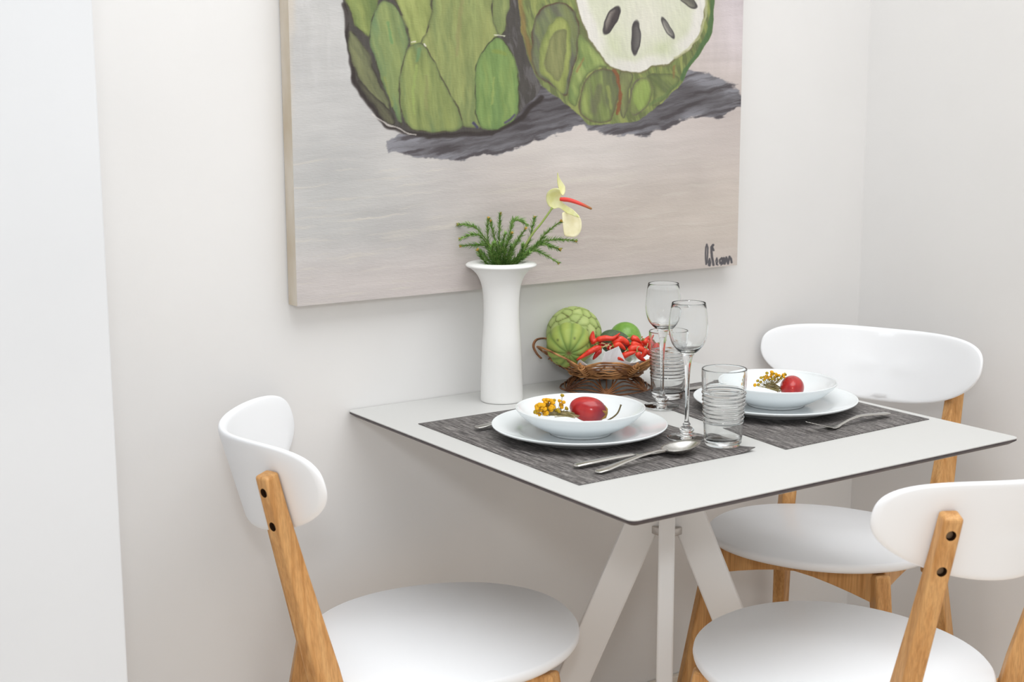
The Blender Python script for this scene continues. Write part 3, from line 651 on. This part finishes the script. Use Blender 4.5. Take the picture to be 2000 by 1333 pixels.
def sprig(pts, back, idx):
    P = [vpt(*zf(*p), back*(i/(len(pts)-1))+(.008 if idx % 2 else -.008)*(i/(len(pts)-1))) for i, p in enumerate(pts)]
    base = Vector((VX+(P[0].x-VX)*.5, VY+(P[0].y-VY)*.5, .93)); path = smoothpath(P, 14)
    t = empty('evergreen_sprig', base)
    q = MB(); L0 = [base+(path[0]-base)*k/3 for k in range(3)]+path; q.tube([p-base for p in L0], [.0011]*(len(L0)-1)+[.0006], 6); q.build('stem', M['twig'], t)
    q = MB(); rnd = random.Random(idx*13+5)
    for i in range(2, len(path)-1):
        tg = (path[i+1]-path[i-1]).normalized(); a = tg.orthogonal().normalized(); b = tg.cross(a)
        for k in range(4):
            an = rnd.uniform(0, 6.28); rad = a*math.cos(an)+b*math.sin(an); f = i/len(path)
            ln = (.0115 if f < .8 else .0085)*rnd.uniform(.7, 1.15); d = (tg*.74+rad*.67).normalized()*ln; p = path[i].lerp(path[i+1], rnd.random())-base
            sd = d.cross(rad).normalized()*.00062; up = rad*.0004
            q.add([p-sd, p+sd, p+up, p+d*.6+sd*.9, p+d*.6-sd*.9, p+d*.6+up, p+d], [(0,1,3,4),(1,2,5,3),(2,0,4,5),(4,3,6),(3,5,6),(5,4,6)])
    q.build('needles', M['needle'], t, False)
    if idx < 15:
        q = MB(); e = path[-1]-base; tg = (path[-1]-path[-3]).normalized()
        for k in range(12):
            a = Vector((rnd.gauss(0,1), rnd.gauss(0,1), rnd.gauss(0,1))).normalized(); d = (tg+a*.7).normalized()*.0045; q.tube([e-tg*.002, e+d*.6, e+d], [.0007,.0008,.0003], 5)
        q.build('bud', M['bud'], t)
    return t
SPLAB = ['leftmost evergreen sprig in the vase, arching highest to the left', 'left evergreen sprig, second from the top at the left of the vase', 'left evergreen sprig, lowest of the three long ones reaching left', 'upright evergreen sprig with a golden tip, left of the tallest one', 'evergreen sprig leaning just left of the tallest upright one',
 'tallest upright evergreen sprig in the middle of the vase', 'short golden-tipped evergreen sprig right of the middle', 'evergreen sprig curled over like a hook above the vase', 'thin evergreen sprig rising right below the hooked one', 'upright evergreen sprig beside the flower stem',
 'evergreen sprig rising to the upper right beneath the flower', 'rightmost evergreen sprig reaching level below the flower petal', 'short drooping evergreen sprig between the rightmost ones', 'lowest right evergreen sprig drooping beyond the vase rim', 'short evergreen sprig bending over the left of the vase rim']
for i, s in enumerate(SPR):
    t = sprig(s, [.02,-.015,.01,-.02,.018,0,-.012,.02,-.02,.015,-.01,.018,-.02,.012,-.02,.02,-.025,.02,-.02,-.02,.02,.02,-.015,-.02,.0][i], i)
    tag(t, SPLAB[i] if i < 15 else 'short evergreen sprig packed in the dense middle of the vase', 'greenery', 'evergreen sprigs in the vase')
# anthurium
F0 = vpt(978, 515); an_ = empty('anthurium', (VX, VY, .93), label='pale yellow anthurium flower with a red spadix, standing in the vase', cat='flower'); o0 = Vector((VX, VY, .93))
M['stemg'] = mat('flower_stem', (150,168,92), .45, .4)
def spathe_mat(n, c1, c2): 
    m = noise_mat(n, c1, c2, 60, .42, .4); b = m.node_tree.nodes['Principled BSDF']; b.inputs['Subsurface Weight'].default_value = .0; return m
M['spathe'] = spathe_mat('spathe', (222,222,150), (236,236,186)); M['spathe2'] = spathe_mat('spathe_pale', (224,216,172), (236,230,196))
q = MB(); q.tube([p-o0 for p in smoothpath([Vector((VX+.004, VY, .94)), vpt(*zf(880,980)), vpt(*zf(980,790)), vpt(*zf(1100,640)), vpt(*zf(1215,478), .0)], 8)], [.0019]*32+[.0024], 10); q.build('stem', M['stemg'], an_)
def petal(name, outline, depthfn, mt, tk=.0009):
    P = np.array(smooth_poly([zf(*p) for p in outline], 5)); c0 = P.mean(0); n = len(P); V = []; F = []; rings = 7
    for s in range(1, rings+1):
        for p in P: x = c0+(p-c0)*s/rings; V.append(vpt(x[0], x[1], depthfn(*((x-c0)/45.)))-o0)
    V.append(vpt(c0[0], c0[1], depthfn(0, 0))-o0)
    for k in range(n): F.append((len(V)-1, k, (k+1) % n))
    for s in range(rings-1):
        for k in range(n): F.append((s*n+k, s*n+(k+1) % n, (s+1)*n+(k+1) % n, (s+1)*n+k))
    o = mesh(name, V, F, mt, an_); m = o.modifiers.new('sol', 'SOLIDIFY'); m.thickness = tk; m.offset = 0; return o
petal('spathe', [(1290,275),(1225,270),(1165,310),(1148,380),(1170,450),(1225,490),(1290,480),(1370,535),(1440,565),(1505,585),(1500,560),(1440,500),(1370,455),(1318,410),(1308,340)], lambda x, y: -.03*(x*x+y*y)-.02*x, M['spathe'])
petal('spathe_tip', [(1272,95),(1268,180),(1282,260),(1305,320),(1330,348),(1352,310),(1352,250),(1325,205),(1290,150)], lambda x, y: .004+.03*x-.02*y*y, M['spathe'])
petal('spathe_fold', [(1330,528),(1400,545),(1500,575),(1528,620),(1530,700),(1505,760),(1462,795),(1400,795),(1350,780),(1335,700),(1325,600)], lambda x, y: -.004-.05*x*x+.02*x-.01*y, M['spathe2'])
def spad_mat():
    m = mat('spadix', (214,66,52), .5, .4); nt, N, L, b = nodes(m); tc = N.new('ShaderNodeTexCoord'); sx = N.new('ShaderNodeSeparateXYZ'); r = N.new('ShaderNodeValToRGB')
    e = r.color_ramp.elements; e[0].position = .55; e[1].position = .98; e[0].color = (*map(float, s2l((222,70,62))), 1); e[1].color = (*map(float, s2l((140,110,56))), 1)
    L.new(tc.outputs['Generated'], sx.inputs[0]); L.new(sx.outputs[0], r.inputs[0]); L.new(r.outputs[0], b.inputs['Base Color']); return m
pth = smoothpath([vpt(*zf(1300,385), -.004), vpt(*zf(1400,395), -.010), vpt(*zf(1520,435), -.014), vpt(*zf(1645,492), -.016)], 8)
q = MB(); q.tube([p-o0 for p in pth], [.0030+.0010*min(1, i/4)-.0022*(i/(len(pth)-1))**2 for i in range(len(pth)-1)]+[.0008], 12); q.build('spadix', spad_mat(), an_)

# ------------------------------------------------------------------ wicker basket
BC = Vector((.492, -.108, .75)); LX = Vector((R0.x, R0.y, 0)); LY = Vector((-R0.y, R0.x, 0)); BA = math.atan2(R0.y, R0.x)
bk = empty('wicker_basket', BC, BA, label='brown wicker fruit basket on a flared foot at the back of the table', cat='basket')
BF = .93; NL = 6; rnd = random.Random(3)
def lobe_pt(phi, a, b, z): return Vector((a*math.cos(phi), b*math.sin(phi), z))
# bowl weave: every lobe is a sheaf of rods bulging between two ties
LB = [(-118,56,0,0), (-62,76,.016,.012), (14,76,.008,.004), (90,76,.010,.004), (166,76,.020,.017)]; ties = [math.radians(a) for a, b, c, d in LB]
q = MB()
for k in range(5):
    p0, p1 = ties[k], ties[k]+math.radians(LB[k][1])
    for j in range(7):
        f = j/6.; path = []
        for i in range(13):
            s = i/12.; phi = p0+(p1-p0)*s; bul = math.sin(math.pi*s)
            sp = f*bul+ (1-bul)*(.35+.3*f)                # rods fan out in the middle, gather at the ties
            z = .030+.034*sp+(.003+LB[k][2])*bul*f; rr = .060+.050*sp**.9+(.002+LB[k][3])*bul*f
            path.append(lobe_pt(phi, rr*1.06, rr*BF, z)+Vector((rnd.gauss(0,.0004), rnd.gauss(0,.0004), rnd.gauss(0,.0004))))
        q.tube(path, .00165 if f < .95 else .0021, 7)
for j in range(5):                                      # woven bottom
    rr = .066-.011*j; q.tube([lobe_pt(2*math.pi*i/40, rr*1.06, rr*BF, .030-.001*j+.001*math.sin(i*2.2)) for i in range(40)], .0017, 6, closed=True)
for i in range(14): a = 2*math.pi*i/14; q.tube([lobe_pt(a, .004, .004, .0275), lobe_pt(a, .045, .040, .0262), lobe_pt(a, .072, .063, .034)], .0014, 6)
for k in range(5):                                     # crossing diagonals
    for dphi in (-.38, .38):
        q.tube(smoothpath([lobe_pt(ties[k], .072, .063, .034), lobe_pt(ties[k]+dphi*.6, .088, .077, .043), lobe_pt(ties[k]+dphi*1.1, .106, .093, .058)], 4), .0015, 6)
q.build('woven_bowl', M['wicker'], bk)
for k in range(5):
    q = MB()
    for j in range(5):
        f = j/4; rr = .080+.020*f; c_ = lobe_pt(ties[k], rr*1.06, rr*BF, .0405+.0135*f); out = Vector((math.cos(ties[k]), math.sin(ties[k]), -.9)).normalized(); sd = Vector((-math.sin(ties[k]), math.cos(ties[k]), 0))
        q.tube([c_+(out*math.cos(a)*.0052+sd*math.sin(a)*.0060) for a in [2*math.pi*i/14 for i in range(14)]], .0013, 6, closed=True)
    q.tube([lobe_pt(ties[k], .078, .068, .034), lobe_pt(ties[k], .096, .084, .046), lobe_pt(ties[k], .113, .099, .0625)], .0030, 7)
    q.build('binding', M['wicker'], bk)
q = MB()                                                # foot
fties = [math.radians(-92+60*k) for k in range(NL)]
for k in range(NL):
    p0, p1 = fties[k], fties[k]+math.radians(60)
    for j in range(5):
        f = j/4.; path = []
        for i in range(13):
            s = i/12.; phi = p0+(p1-p0)*s; bul = math.sin(math.pi*s)
            z = .0018+.022*(1-f)*bul+.0035*(1-f); rr = .082-.030*(1-f)*bul-.002*(1-f)
            path.append(lobe_pt(phi, rr*1.04, rr*BF, z)+Vector((rnd.gauss(0,.0003), rnd.gauss(0,.0003), 0)))
        q.tube(path, .0015, 6)
    for dphi in (-.3, 0, .3): q.tube([lobe_pt(fties[k]+dphi*.9, .050, .044, .028), lobe_pt(fties[k]+dphi*.5, .068, .060, .014), lobe_pt(fties[k], .083, .075, .002)], .0014, 6)
    c_ = lobe_pt(fties[k], .078, .070, .006); sd = Vector((-math.sin(fties[k]), math.cos(fties[k]), 0))
    for j in range(3): q.tube([c_+Vector((math.cos(fties[k]), math.sin(fties[k]), -.8)).normalized()*(.003*(j-1))+(Vector((0,0,1))*math.cos(a)*.004+sd*math.sin(a)*.0045) for a in [2*math.pi*i/12 for i in range(12)]], .0011, 6, closed=True)
for rr in (.048, .052): q.tube([lobe_pt(2*math.pi*i/40, rr*1.05, rr*BF, .0275) for i in range(40)], .0022, 7, closed=True)
q.build('foot', M['wickerdark'], bk)
def bpt(u, v, off=0.0):     # a point in the upright plane through the basket axis, parallel to the picture
    n = Vector((FW.x, FW.y, 0)).normalized(); P0 = BC+n*off; d = ray(u, v); return CAM+d*((P0-CAM).dot(n)/d.dot(n))
def tolocal(p): d = p-BC; return Vector((d.dot(LX), d.dot(LY), d.z))
q = MB(); hp = smoothpath([bpt(1078,664,.03), bpt(1062,661,.025), bpt(1047,664,.015), bpt(1041,676,.005), bpt(1047,690,0), bpt(1056,700,-.01)], 6); q.tube([tolocal(p) for p in hp], .0017, 7)
q.tube([tolocal(p)+Vector((.002, .003, -.001)) for p in hp], .0014, 7); q.build('handle_loop', M['wickerdark'], bk)
# tissue paper
V = []; F = []; n, m_ = 54, 9; rnd = random.Random(9)
for j in range(m_+1):
    f = j/m_
    for i in range(n):
        a = 2*math.pi*i/n; pk = .006*math.sin(a*5+1)+.005*math.sin(a*9+2)+rnd.gauss(0,.0018)
        if f > .8 and abs(math.atan2(math.sin(a-math.radians(-86)), math.cos(a-math.radians(-86)))) < .17: pk += .024
        rr = .010+.086*f**.8; z = .036+.026*f**2.2+pk*f**3
        V.append((rr*1.05*math.cos(a)+rnd.gauss(0,.0012), rr*.90*math.sin(a)+rnd.gauss(0,.0012), z+rnd.gauss(0,.0009)))
for j in range(m_):
    for i in range(n): F.append((j*n+i, j*n+(i+1) % n, (j+1)*n+(i+1) % n, (j+1)*n+i))
F.append(tuple(range(n))[::-1])
tp = mesh('tissue_paper', V, F, M['paper'], None, False); tp.location = BC; tp.rotation_euler = (0, 0, BA); m = tp.modifiers.new('s', 'SOLIDIFY'); m.thickness = .0004; tag(tp, 'crumpled white tissue paper lining the wicker basket', 'paper')

# fruit
def fruit(name, label, cat, ctr, rad, spine, fn, colfn, mt, n=128, m_=96, group=None):
    """body of revolution about the direction `spine`; fn(dirs)->radius factor, colfn(dirs, fac)->srgb"""
    th = np.linspace(0, math.pi, m_); ph = np.linspace(0, 2*math.pi, n, endpoint=False); T_, P_ = np.meshgrid(th, ph, indexing='ij')
    Dv = np.stack([np.sin(T_)*np.cos(P_), np.sin(T_)*np.sin(P_), np.cos(T_)], -1).reshape(-1, 3)
    fac, aux = fn(Dv); Vv = Dv*fac[:, None]*np.array(rad)
    F = []
    for j in range(m_-1):
        for i in range(n): F.append((j*n+i, j*n+(i+1) % n, (j+1)*n+(i+1) % n, (j+1)*n+i))
    me = bpy.data.meshes.new(name); me.from_pydata([tuple(v) for v in Vv], [], F); me.materials.append(mt); me.update()
    me.polygons.foreach_set('use_smooth', [True]*len(me.polygons))
    o = bpy.data.objects.new(name, me); COL.objects.link(o); set_pigment(o, s2l(colfn(Dv, aux)))
    o.location = ctr; o.rotation_euler = Vector(spine).to_track_quat('Z', 'Y').to_euler(); tag(o, label, cat, group); return o
def fib(n, jit=0, seed=0):
    i = np.arange(n)+.5; z = 1-2*i/n; a = i*2.399963; r_ = np.sqrt(1-z*z); P = np.stack([r_*np.cos(a), r_*np.sin(a), z], 1)
    P += np.random.RandomState(seed).randn(n, 3)*jit; return P/np.linalg.norm(P, axis=1)[:, None]
def cell(Dv, C_):
    d = np.arccos(np.clip(Dv@C_.T, -1, 1)); s = np.sort(d, 1); return s[:, 0], s[:, 1]-s[:, 0], np.argmin(d, 1)
CB = fib(84, .05, 3)
def f_big(Dv):
    # overlapping scales: each scale is highest at its lower lip
    C2 = CB; d = np.arccos(np.clip(Dv@C2.T, -1, 1)); F1 = np.sort(d, 1); e = F1[:, 1]-F1[:, 0]; k = np.argmin(d, 1)
    lip = (Dv[:, 2]-C2[k][:, 2]); fac = 1+.022*np.clip(e/.12, 0, 1)**.6-.030*np.clip(lip, -.25, .25)
    return fac*(1+.03*(Dv[:, 2] > 2)), (e, lip, k)
def c_big(Dv, aux):
    e, lip, k = aux; c = np.tile(np.array((166, 182, 112.)), (len(Dv), 1)); tone = np.random.RandomState(5).rand(len(CB))[k]
    c += (tone[:, None]-.5)*np.array((22, 18, 20)); c += (np.clip(e/.25, 0, 1)[:, None]-.5)*np.array((24, 20, 22))
    brown = np.clip(1-e/.05, 0, 1)**.7*np.clip((lip < 0)*1.0+.25, 0, 1)*(np.random.RandomState(8).rand(len(CB))[k] > .35)
    c = c*(1-brown[:, None]*.95)+np.array((74, 62, 34))*brown[:, None]*.95
    g = np.clip(1-e/.05, 0, 1)*.5; return np.clip(c*(1-g[:, None])+np.array((130,148,78))*g[:, None], 0, 255)
M['skin'] = vcol_mat('fruit_skin', .55, .35, .25, 300); M['skin_gloss'] = vcol_mat('glossy_skin', .28, .5, .1, 250)
toCam = lambda p: (CAM-p).normalized()
cb = bpt(1121, 653, .044)
fruit('custard_apple', 'large pale green custard apple with overlapping scales, at the back left of the basket', 'fruit', cb, (.0520,.0520,.0520), (-.25,.1,1), f_big, c_big, M['skin'], group='custard apples in the basket')
def f_small(Dv):
    a = np.arctan2(Dv[:, 1], Dv[:, 0]); pol = np.arccos(np.clip(Dv[:, 2], -1, 1))
    lob = np.abs(np.cos(a*5.5))**.6*np.clip(pol/.5, 0, 1)*np.clip((2.3-pol)/.5, 0, 1); rows = np.cos((pol-.1)*9)*.5+.5
    return 1+.060*lob-.07*np.exp(-(pol/.2)**2)-.030*rows*np.clip(pol-.3,0,1), (a, pol, lob)
def c_small(Dv, aux):
    a, pol, lob = aux; c = np.tile(np.array((112, 138, 66.)), (len(Dv), 1)); c += lob[:, None]*np.array((44, 34, 20))
    k = np.exp(-((pol-.32)/.2)**2)[:, None]; c = c*(1-k*.4)+np.array((104,134,70))*k*.4
    s = np.exp(-(pol/.11)**2)[:, None]; c = c*(1-s)+np.array((120, 84, 56))*s
    sp = np.zeros(len(Dv))
    for a0, p0 in ((1.2,.75),(2.3,.8),(4.0,.9),(5.2,.85),(.2,1.0)): sp = np.maximum(sp, np.exp(-(((np.angle(np.exp(1j*(a-a0))))*.9)**2+(pol-p0)**2)/.004))
    return np.clip(c*(1-sp[:, None]*.7)+np.array((70,76,40))*sp[:, None]*.7, 0, 255)
cs_ = bpt(1111, 674, -.044); d_ = toCam(cs_); d_ = (d_+Vector((0,0,-.45))).normalized()
sc_ = fruit('custard_apple', 'smaller green custard apple in front, its stem scar facing the viewer', 'fruit', cs_, (.0405,.0405,.0375), d_, f_small, c_small, M['skin'], group='custard apples in the basket')
def f_av(Dv): return 1+.010*NA(Dv[:, 0]*14+50, Dv[:, 1]*14+Dv[:, 2]*9+50, 3)*1.0-.10*np.clip(Dv[:, 2], 0, 1)**2, None
def c_dk(Dv, aux):
    n = NB(Dv[:, 0]*16+50, Dv[:, 2]*16+50, 3)[:, None]; return np.array((52, 72, 50.))*(1-n)+np.array((96, 118, 84.))*n
def c_gr(Dv, aux):
    n = NB(Dv[:, 0]*9+50, Dv[:, 2]*9+Dv[:, 1]*7+50, 3)[:, None]; c = np.array((96, 142, 52.))*(1-n)+np.array((124, 168, 66.))*n
    l = np.clip((NA(Dv[:, 1]*60+80, Dv[:, 2]*60+Dv[:, 0]*60+90, 1)-.82)*8, 0, 1)[:, None]; return c*(1-l*.5)+np.array((170,196,110))*l*.5
fruit('avocado', 'smooth bright green avocado at the back right of the basket', 'fruit', bpt(1221, 661, .045), (.0305,.0305,.0345), (.3,.4,.5), f_av, c_gr, M['skin_gloss'], group='avocados in the basket')
fruit('avocado', 'dark green rough avocado between the bright one and the chillies', 'fruit', bpt(1203, 671, -.016), (.0235,.0235,.0360), (RT*-.85+Vector((0,0,.42))), f_av, c_dk, M['skin'], group='avocados in the basket')
# chillies
M['chilli'] = noise_mat('chilli_skin', (196,34,22), (232,66,40), 70, .28, .5, bump=.35, bscale=220)
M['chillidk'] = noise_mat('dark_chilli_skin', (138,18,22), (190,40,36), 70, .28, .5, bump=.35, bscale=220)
M['cstem'] = mat('chilli_stem', (214,190,142), .6, .3); M['calyx'] = mat('chilli_calyx', (140,130,60), .6, .3)
CHL = [([(1163,671),(1157,662),(1158.5,647)], 5.6, -.062, 0, 'orange-red chilli standing up at the left of the heap'),
 ([(1165,664),(1182,661),(1198,661),(1211,651)], 4.6, -.058, 0, 'red chilli lying across the top left, tip pointing up right'),
 ([(1196,669),(1212,664),(1224,670),(1230,680)], 6.0, -.052, 0, 'thick red chilli arching over the middle of the heap'),
 ([(1198,676),(1210,674),(1222,684)], 5.0, -.066, 0, 'short red chilli tucked under the arching one'),
 ([(1174,679),(1158,684),(1142,694),(1126,704)], 4.8, -.075, 0, 'long red chilli pointing down left over the basket rim'),
 ([(1173,683),(1166,692),(1158,703)], 4.4, -.070, 1, 'dark red chilli behind the long left one'),
 ([(1187,676),(1196,683),(1208,692)], 5.2, -.056, 1, 'dark red chilli in the shade behind the white paper peak'),
 ([(1233,661),(1242,663),(1252,671)], 5.6, -.040, 0, 'short red chilli leaning on the bright green avocado'),
 ([(1250,680),(1260,667),(1273,654)], 4.6, -.040, 0, 'straight red chilli rising to the upper right'),
 ([(1227,684),(1242,680),(1258,685),(1273,696)], 5.6, -.062, 0, 'long curved red chilli at the right front'),
 ([(1213,698),(1226,692),(1242,688)], 5.0, -.066, 0, 'red chilli lying low at the middle front'),
 ([(1245,688),(1249,698),(1262,706)], 4.4, -.070, 0, 'red chilli drooping over the right of the basket rim'),
 ([(1262,672),(1272,676),(1283,689)], 5.2, -.030, 1, 'dark red chilli seen through the back tumbler'),
 ([(1284,672),(1276,680),(1262,692)], 4.6, -.045, 0, 'rightmost red chilli, behind the ribs of the tumbler'),
 ([(1216,668),(1226,674),(1238,684)], 4.6, -.048, 1, 'dark red chilli pressed between the arching one and the right ones'),
 ([(1257,664),(1264,672),(1270,684)], 4.8, -.050, 0, 'red chilli hanging down beside the straight rising one'),
 ([(1262,682),(1258,692),(1250,700)], 4.6, -.064, 0, 'red chilli curling back to the left at the basket end'),
 ([(1232,672),(1244,674),(1256,678)], 4.8, -.050, 0, 'short red chilli lying level below the bright green avocado'),
 ([(1170,671),(1180,674),(1192,672)], 4.2, -.055, 1, 'dark red chilli lying level under the top left one'),
 ([(1207,699),(1214,701),(1222,706)], 3.6, -.078, 0, 'small red chilli end poking through the basket rods')]
for i, (pts, rpx, off, dk, lb) in enumerate(CHL):
    P = smoothpath([bpt(u, v, off+.003*math.sin(i*2.1+k)) for k, (u, v) in enumerate(pts)], 7); b0 = P[0]; t = empty('chilli', b0, label=lb, cat='chilli', group='red chillies in the basket')
    n = len(P); rr = [rpx*.00095*(.55+.45*min(1, k/3))*(1-.86*(k/(n-1))**2.4)*(1+.045*math.sin(k*.9+i)) for k in range(n)]
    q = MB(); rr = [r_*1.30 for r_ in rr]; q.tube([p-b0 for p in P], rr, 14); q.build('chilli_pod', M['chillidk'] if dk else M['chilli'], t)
    tg = (P[1]-P[0]).normalized(); q = MB(); q.tube([tg*.002, -tg*.0015, -tg*.003], [rr[0]*1.02, rr[0]*.8, .0012], 12); q.build('calyx', M['calyx'], t)
    sdv = (RT*(.7 if i % 2 else -.2)+Vector((0,0,-.3))-FW*.3); q = MB(); q.tube(smoothpath([-tg*.0025, -tg*.009+sdv*.003, -tg*.014+sdv*.010], 4), .0010, 7); q.build('stem', M['cstem'], t)

# ------------------------------------------------------------------ food in the bowls
def tam_cols(Dv, aux):
    n = NB(Dv[:, 0]*4+50, Dv[:, 2]*3+50, 3)[:, None]; c = np.array((150, 22, 32.))*(1-n)+np.array((196, 52, 42.))*n
    k = np.clip((Dv[:, 2]-.15)/.8, 0, 1)[:, None]; c = c*(1-k*.75)+np.array((84, 22, 46))*k*.75; return c
def f_egg(Dv): return 1-.10*Dv[:, 2]*np.abs(Dv[:, 2]), None
M['tam'] = vcol_mat('tamarillo_skin', .2, .5)
def wpt(u, v, base, off=0):
    n = Vector((FW.x, FW.y, 0)).normalized(); P0 = Vector(base)+n*off; d = ray(u, v); return CAM+d*((P0-CAM).dot(n)/d.dot(n))
def tamarillo(label, ctr, spine, rad, cal=True):
    t = empty('tamarillo', ctr, label=label, cat='fruit', group='red tamarillos in the bowls')
    o = fruit('fruit_skin', None, None, (0,0,0), rad, spine, f_egg, tam_cols, M['tam'], 64, 48); o.parent = t
    s = Vector(spine).normalized(); a = s.orthogonal().normalized(); b = s.cross(a); q = MB()
    for k in range(5):
        an = 2*math.pi*k/5; d = a*math.cos(an)+b*math.sin(an)
        q.tube([s*rad[2]*.90, s*rad[2]*.84+d*.007, s*rad[2]*.72+d*.0125], [.0022,.0028,.0006], 6)
    q.tube([s*rad[2]*.84, s*rad[2]*.95], [.006,.003], 10)
    q.build('calyx', mat('dry_calyx', (150,116,60), .7, .2), t); return t
B1 = Vector(b1.location); B2 = Vector(b2.location)
t1c = wpt(1152, 801, B1, -.006)
tamarillo('egg shaped red tamarillo lying in the left bowl', t1c, RT*.93+Vector((0,0,-.22))-FW*.25, (.0205,.0205,.0305))
t2c = wpt(1547, 757, B2, -.004)
tamarillo('round-looking red tamarillo in the right bowl, seen end on', t2c, FW+RT*.15+Vector((0,0,.1)), (.0208,.0208,.028))
# loose fruit stalk in the left bowl
pts = [wpt(u, v, B1, .004) for u, v in ((1186,822),(1198,815),(1207,806),(1213,791))]; b0 = pts[0]
q = MB(); q.tube([p-b0 for p in smoothpath(pts, 5)], [.0013]*15+[.0017], 8); q.M = q.M; st = q.build('fruit_stalk', mat('dry_stalk', (104,94,66), .7, .2)); st.location = b0; tag(st, 'thin dry stalk resting against the left bowl, right of the tamarillo', 'stalk')
# dried yellow flowers
M['yel'] = noise_mat('button_yellow', (206,140,14), (244,190,44), 300, .7, .2, bump=.6, bscale=900); M['yel2'] = noise_mat('button_olive', (150,128,30), (196,166,60), 300, .7, .2, bump=.6, bscale=900)
M['dry'] = noise_mat('dry_stems', (128,120,74), (164,148,112), 90, .8, .2)
def head_mesh(r_):
    V, F = lathe([(0,-r_*.7),(r_*.5,-r_*.6),(r_*.9,-r_*.15),(r_,.15*r_),(r_*.85,.5*r_),(r_*.5,.7*r_),(0,.76*r_)], 12); return V, F
hd = {}
def button_sprig(label, base, heads, root, tail, off0):
    t = empty('dried_flower_sprig', base, label=label, cat='dried flowers', group='dried yellow button flowers in the bowls')
    rnd = random.Random(len(heads)); q = MB()
    for u, v, rpx, ol in heads:
        p = wpt(u, v, base, off0+rnd.uniform(-.010, .010)); key = (round(rpx, 1), ol)
        if key not in hd:
            o = mesh('flower_head', *head_mesh(rpx*.00086), M['yel2'] if ol else M['yel'], t); hd[key] = o.data
        else: o = bpy.data.objects.new('flower_head', hd[key]); COL.objects.link(o); o.parent = t
        o.location = p-base; rt = Vector(wpt(*root, base, off0)); o.rotation_euler = (p-rt+Vector((rnd.uniform(-.01,.01), -.012, .01))).to_track_quat('Z', 'Y').to_euler()
        q.tube(smoothpath([p-base, (p.lerp(rt, .5)-base)+Vector((rnd.uniform(-.003,.003), rnd.uniform(-.003,.003), -.002)), rt-base+Vector((rnd.uniform(-.004,.004), rnd.uniform(-.004,.004), rnd.uniform(-.001,.003)))], 3), .00055, 5)
    rt = wpt(*root, base, off0)
    for k in range(34):
        a = Vector((rnd.uniform(-.012,.012), rnd.uniform(-.008,.008), rnd.uniform(-.003,.005))); tl = wpt(*tail, base, off0); b = Vector((rnd.uniform(-.008,.008), rnd.uniform(-.008,.008), rnd.uniform(-.001,.003)))
        q.tube(smoothpath([rt-base+a, (rt.lerp(tl, .5)-base)+(a+b)*.6+Vector((0,0,rnd.uniform(0,.002))), tl-base+b], 3), .0006, 5)
    q.build('stems', M['dry'], t); return t
zb = lambda x, y: (1020+x/9.09, 760+y/9.09)
H1 = [(*zb(710,120),4.0,1),(*zb(785,350),4.3,1),(*zb(232,412),4.2,1),(*zb(570,205),3.6,1),(*zb(690,290),5,0),(*zb(735,240),4,0),(*zb(660,215),4,0),(*zb(700,330),3.8,0)]
rnd = random.Random(4)
for k in range(48):
    a = rnd.uniform(0, 6.28); s = rnd.random()**.5; H1.append((*zb(400+165*s*math.cos(a), 320+130*s*math.sin(a)-.28*165*s*math.cos(a)), rnd.choice((4.0,4.5,5.0)), 0))
for k in range(9): H1.append((*zb(rnd.uniform(430,660), rnd.uniform(340,440)), 3.4, 1))
bb1 = B1+Vector((-.035, .0, .012))
button_sprig('bunch of bright yellow dried button flowers in the left bowl', Vector((B1.x-.03, B1.y+.012, B1.z+.010)), H1, zb(620,450), zb(950,500), -.010)
zc_ = lambda x, y: (1450+x/13.33, 710+y/13.33)
H2 = [(*zc_(*p), r_, o) for p, r_, o in [((640,260),3.6,1),((765,235),4.2,0),((880,290),4.0,0),((1110,290),4.0,1),((400,460),3.6,1),((330,570),4.0,0),((490,380),3.6,1),((560,360),3.2,1),((660,370),4.2,0),((590,400),3.4,0),((760,300),3.6,0),((850,360),3.8,0),((960,320),3.4,0),((1040,340),3.4,1),((1000,390),3.2,1),((740,350),3.4,0),((840,430),3.6,0),((930,420),3.2,1),((480,490),3.2,1),((420,560),3.4,1),((560,440),3.0,1),((700,430),3.2,1),((780,410),3.2,1),((1080,360),3.4,0),((900,340),3.2,1),((620,330),3.2,0),((820,270),3.2,1),((1060,300),3.2,0)]]
button_sprig('bunch of faded yellow dried button flowers in the right bowl', Vector((B2.x-.035, B2.y+.02, B2.z+.010)), H2, zc_(700,600), zc_(980,720), -.004)
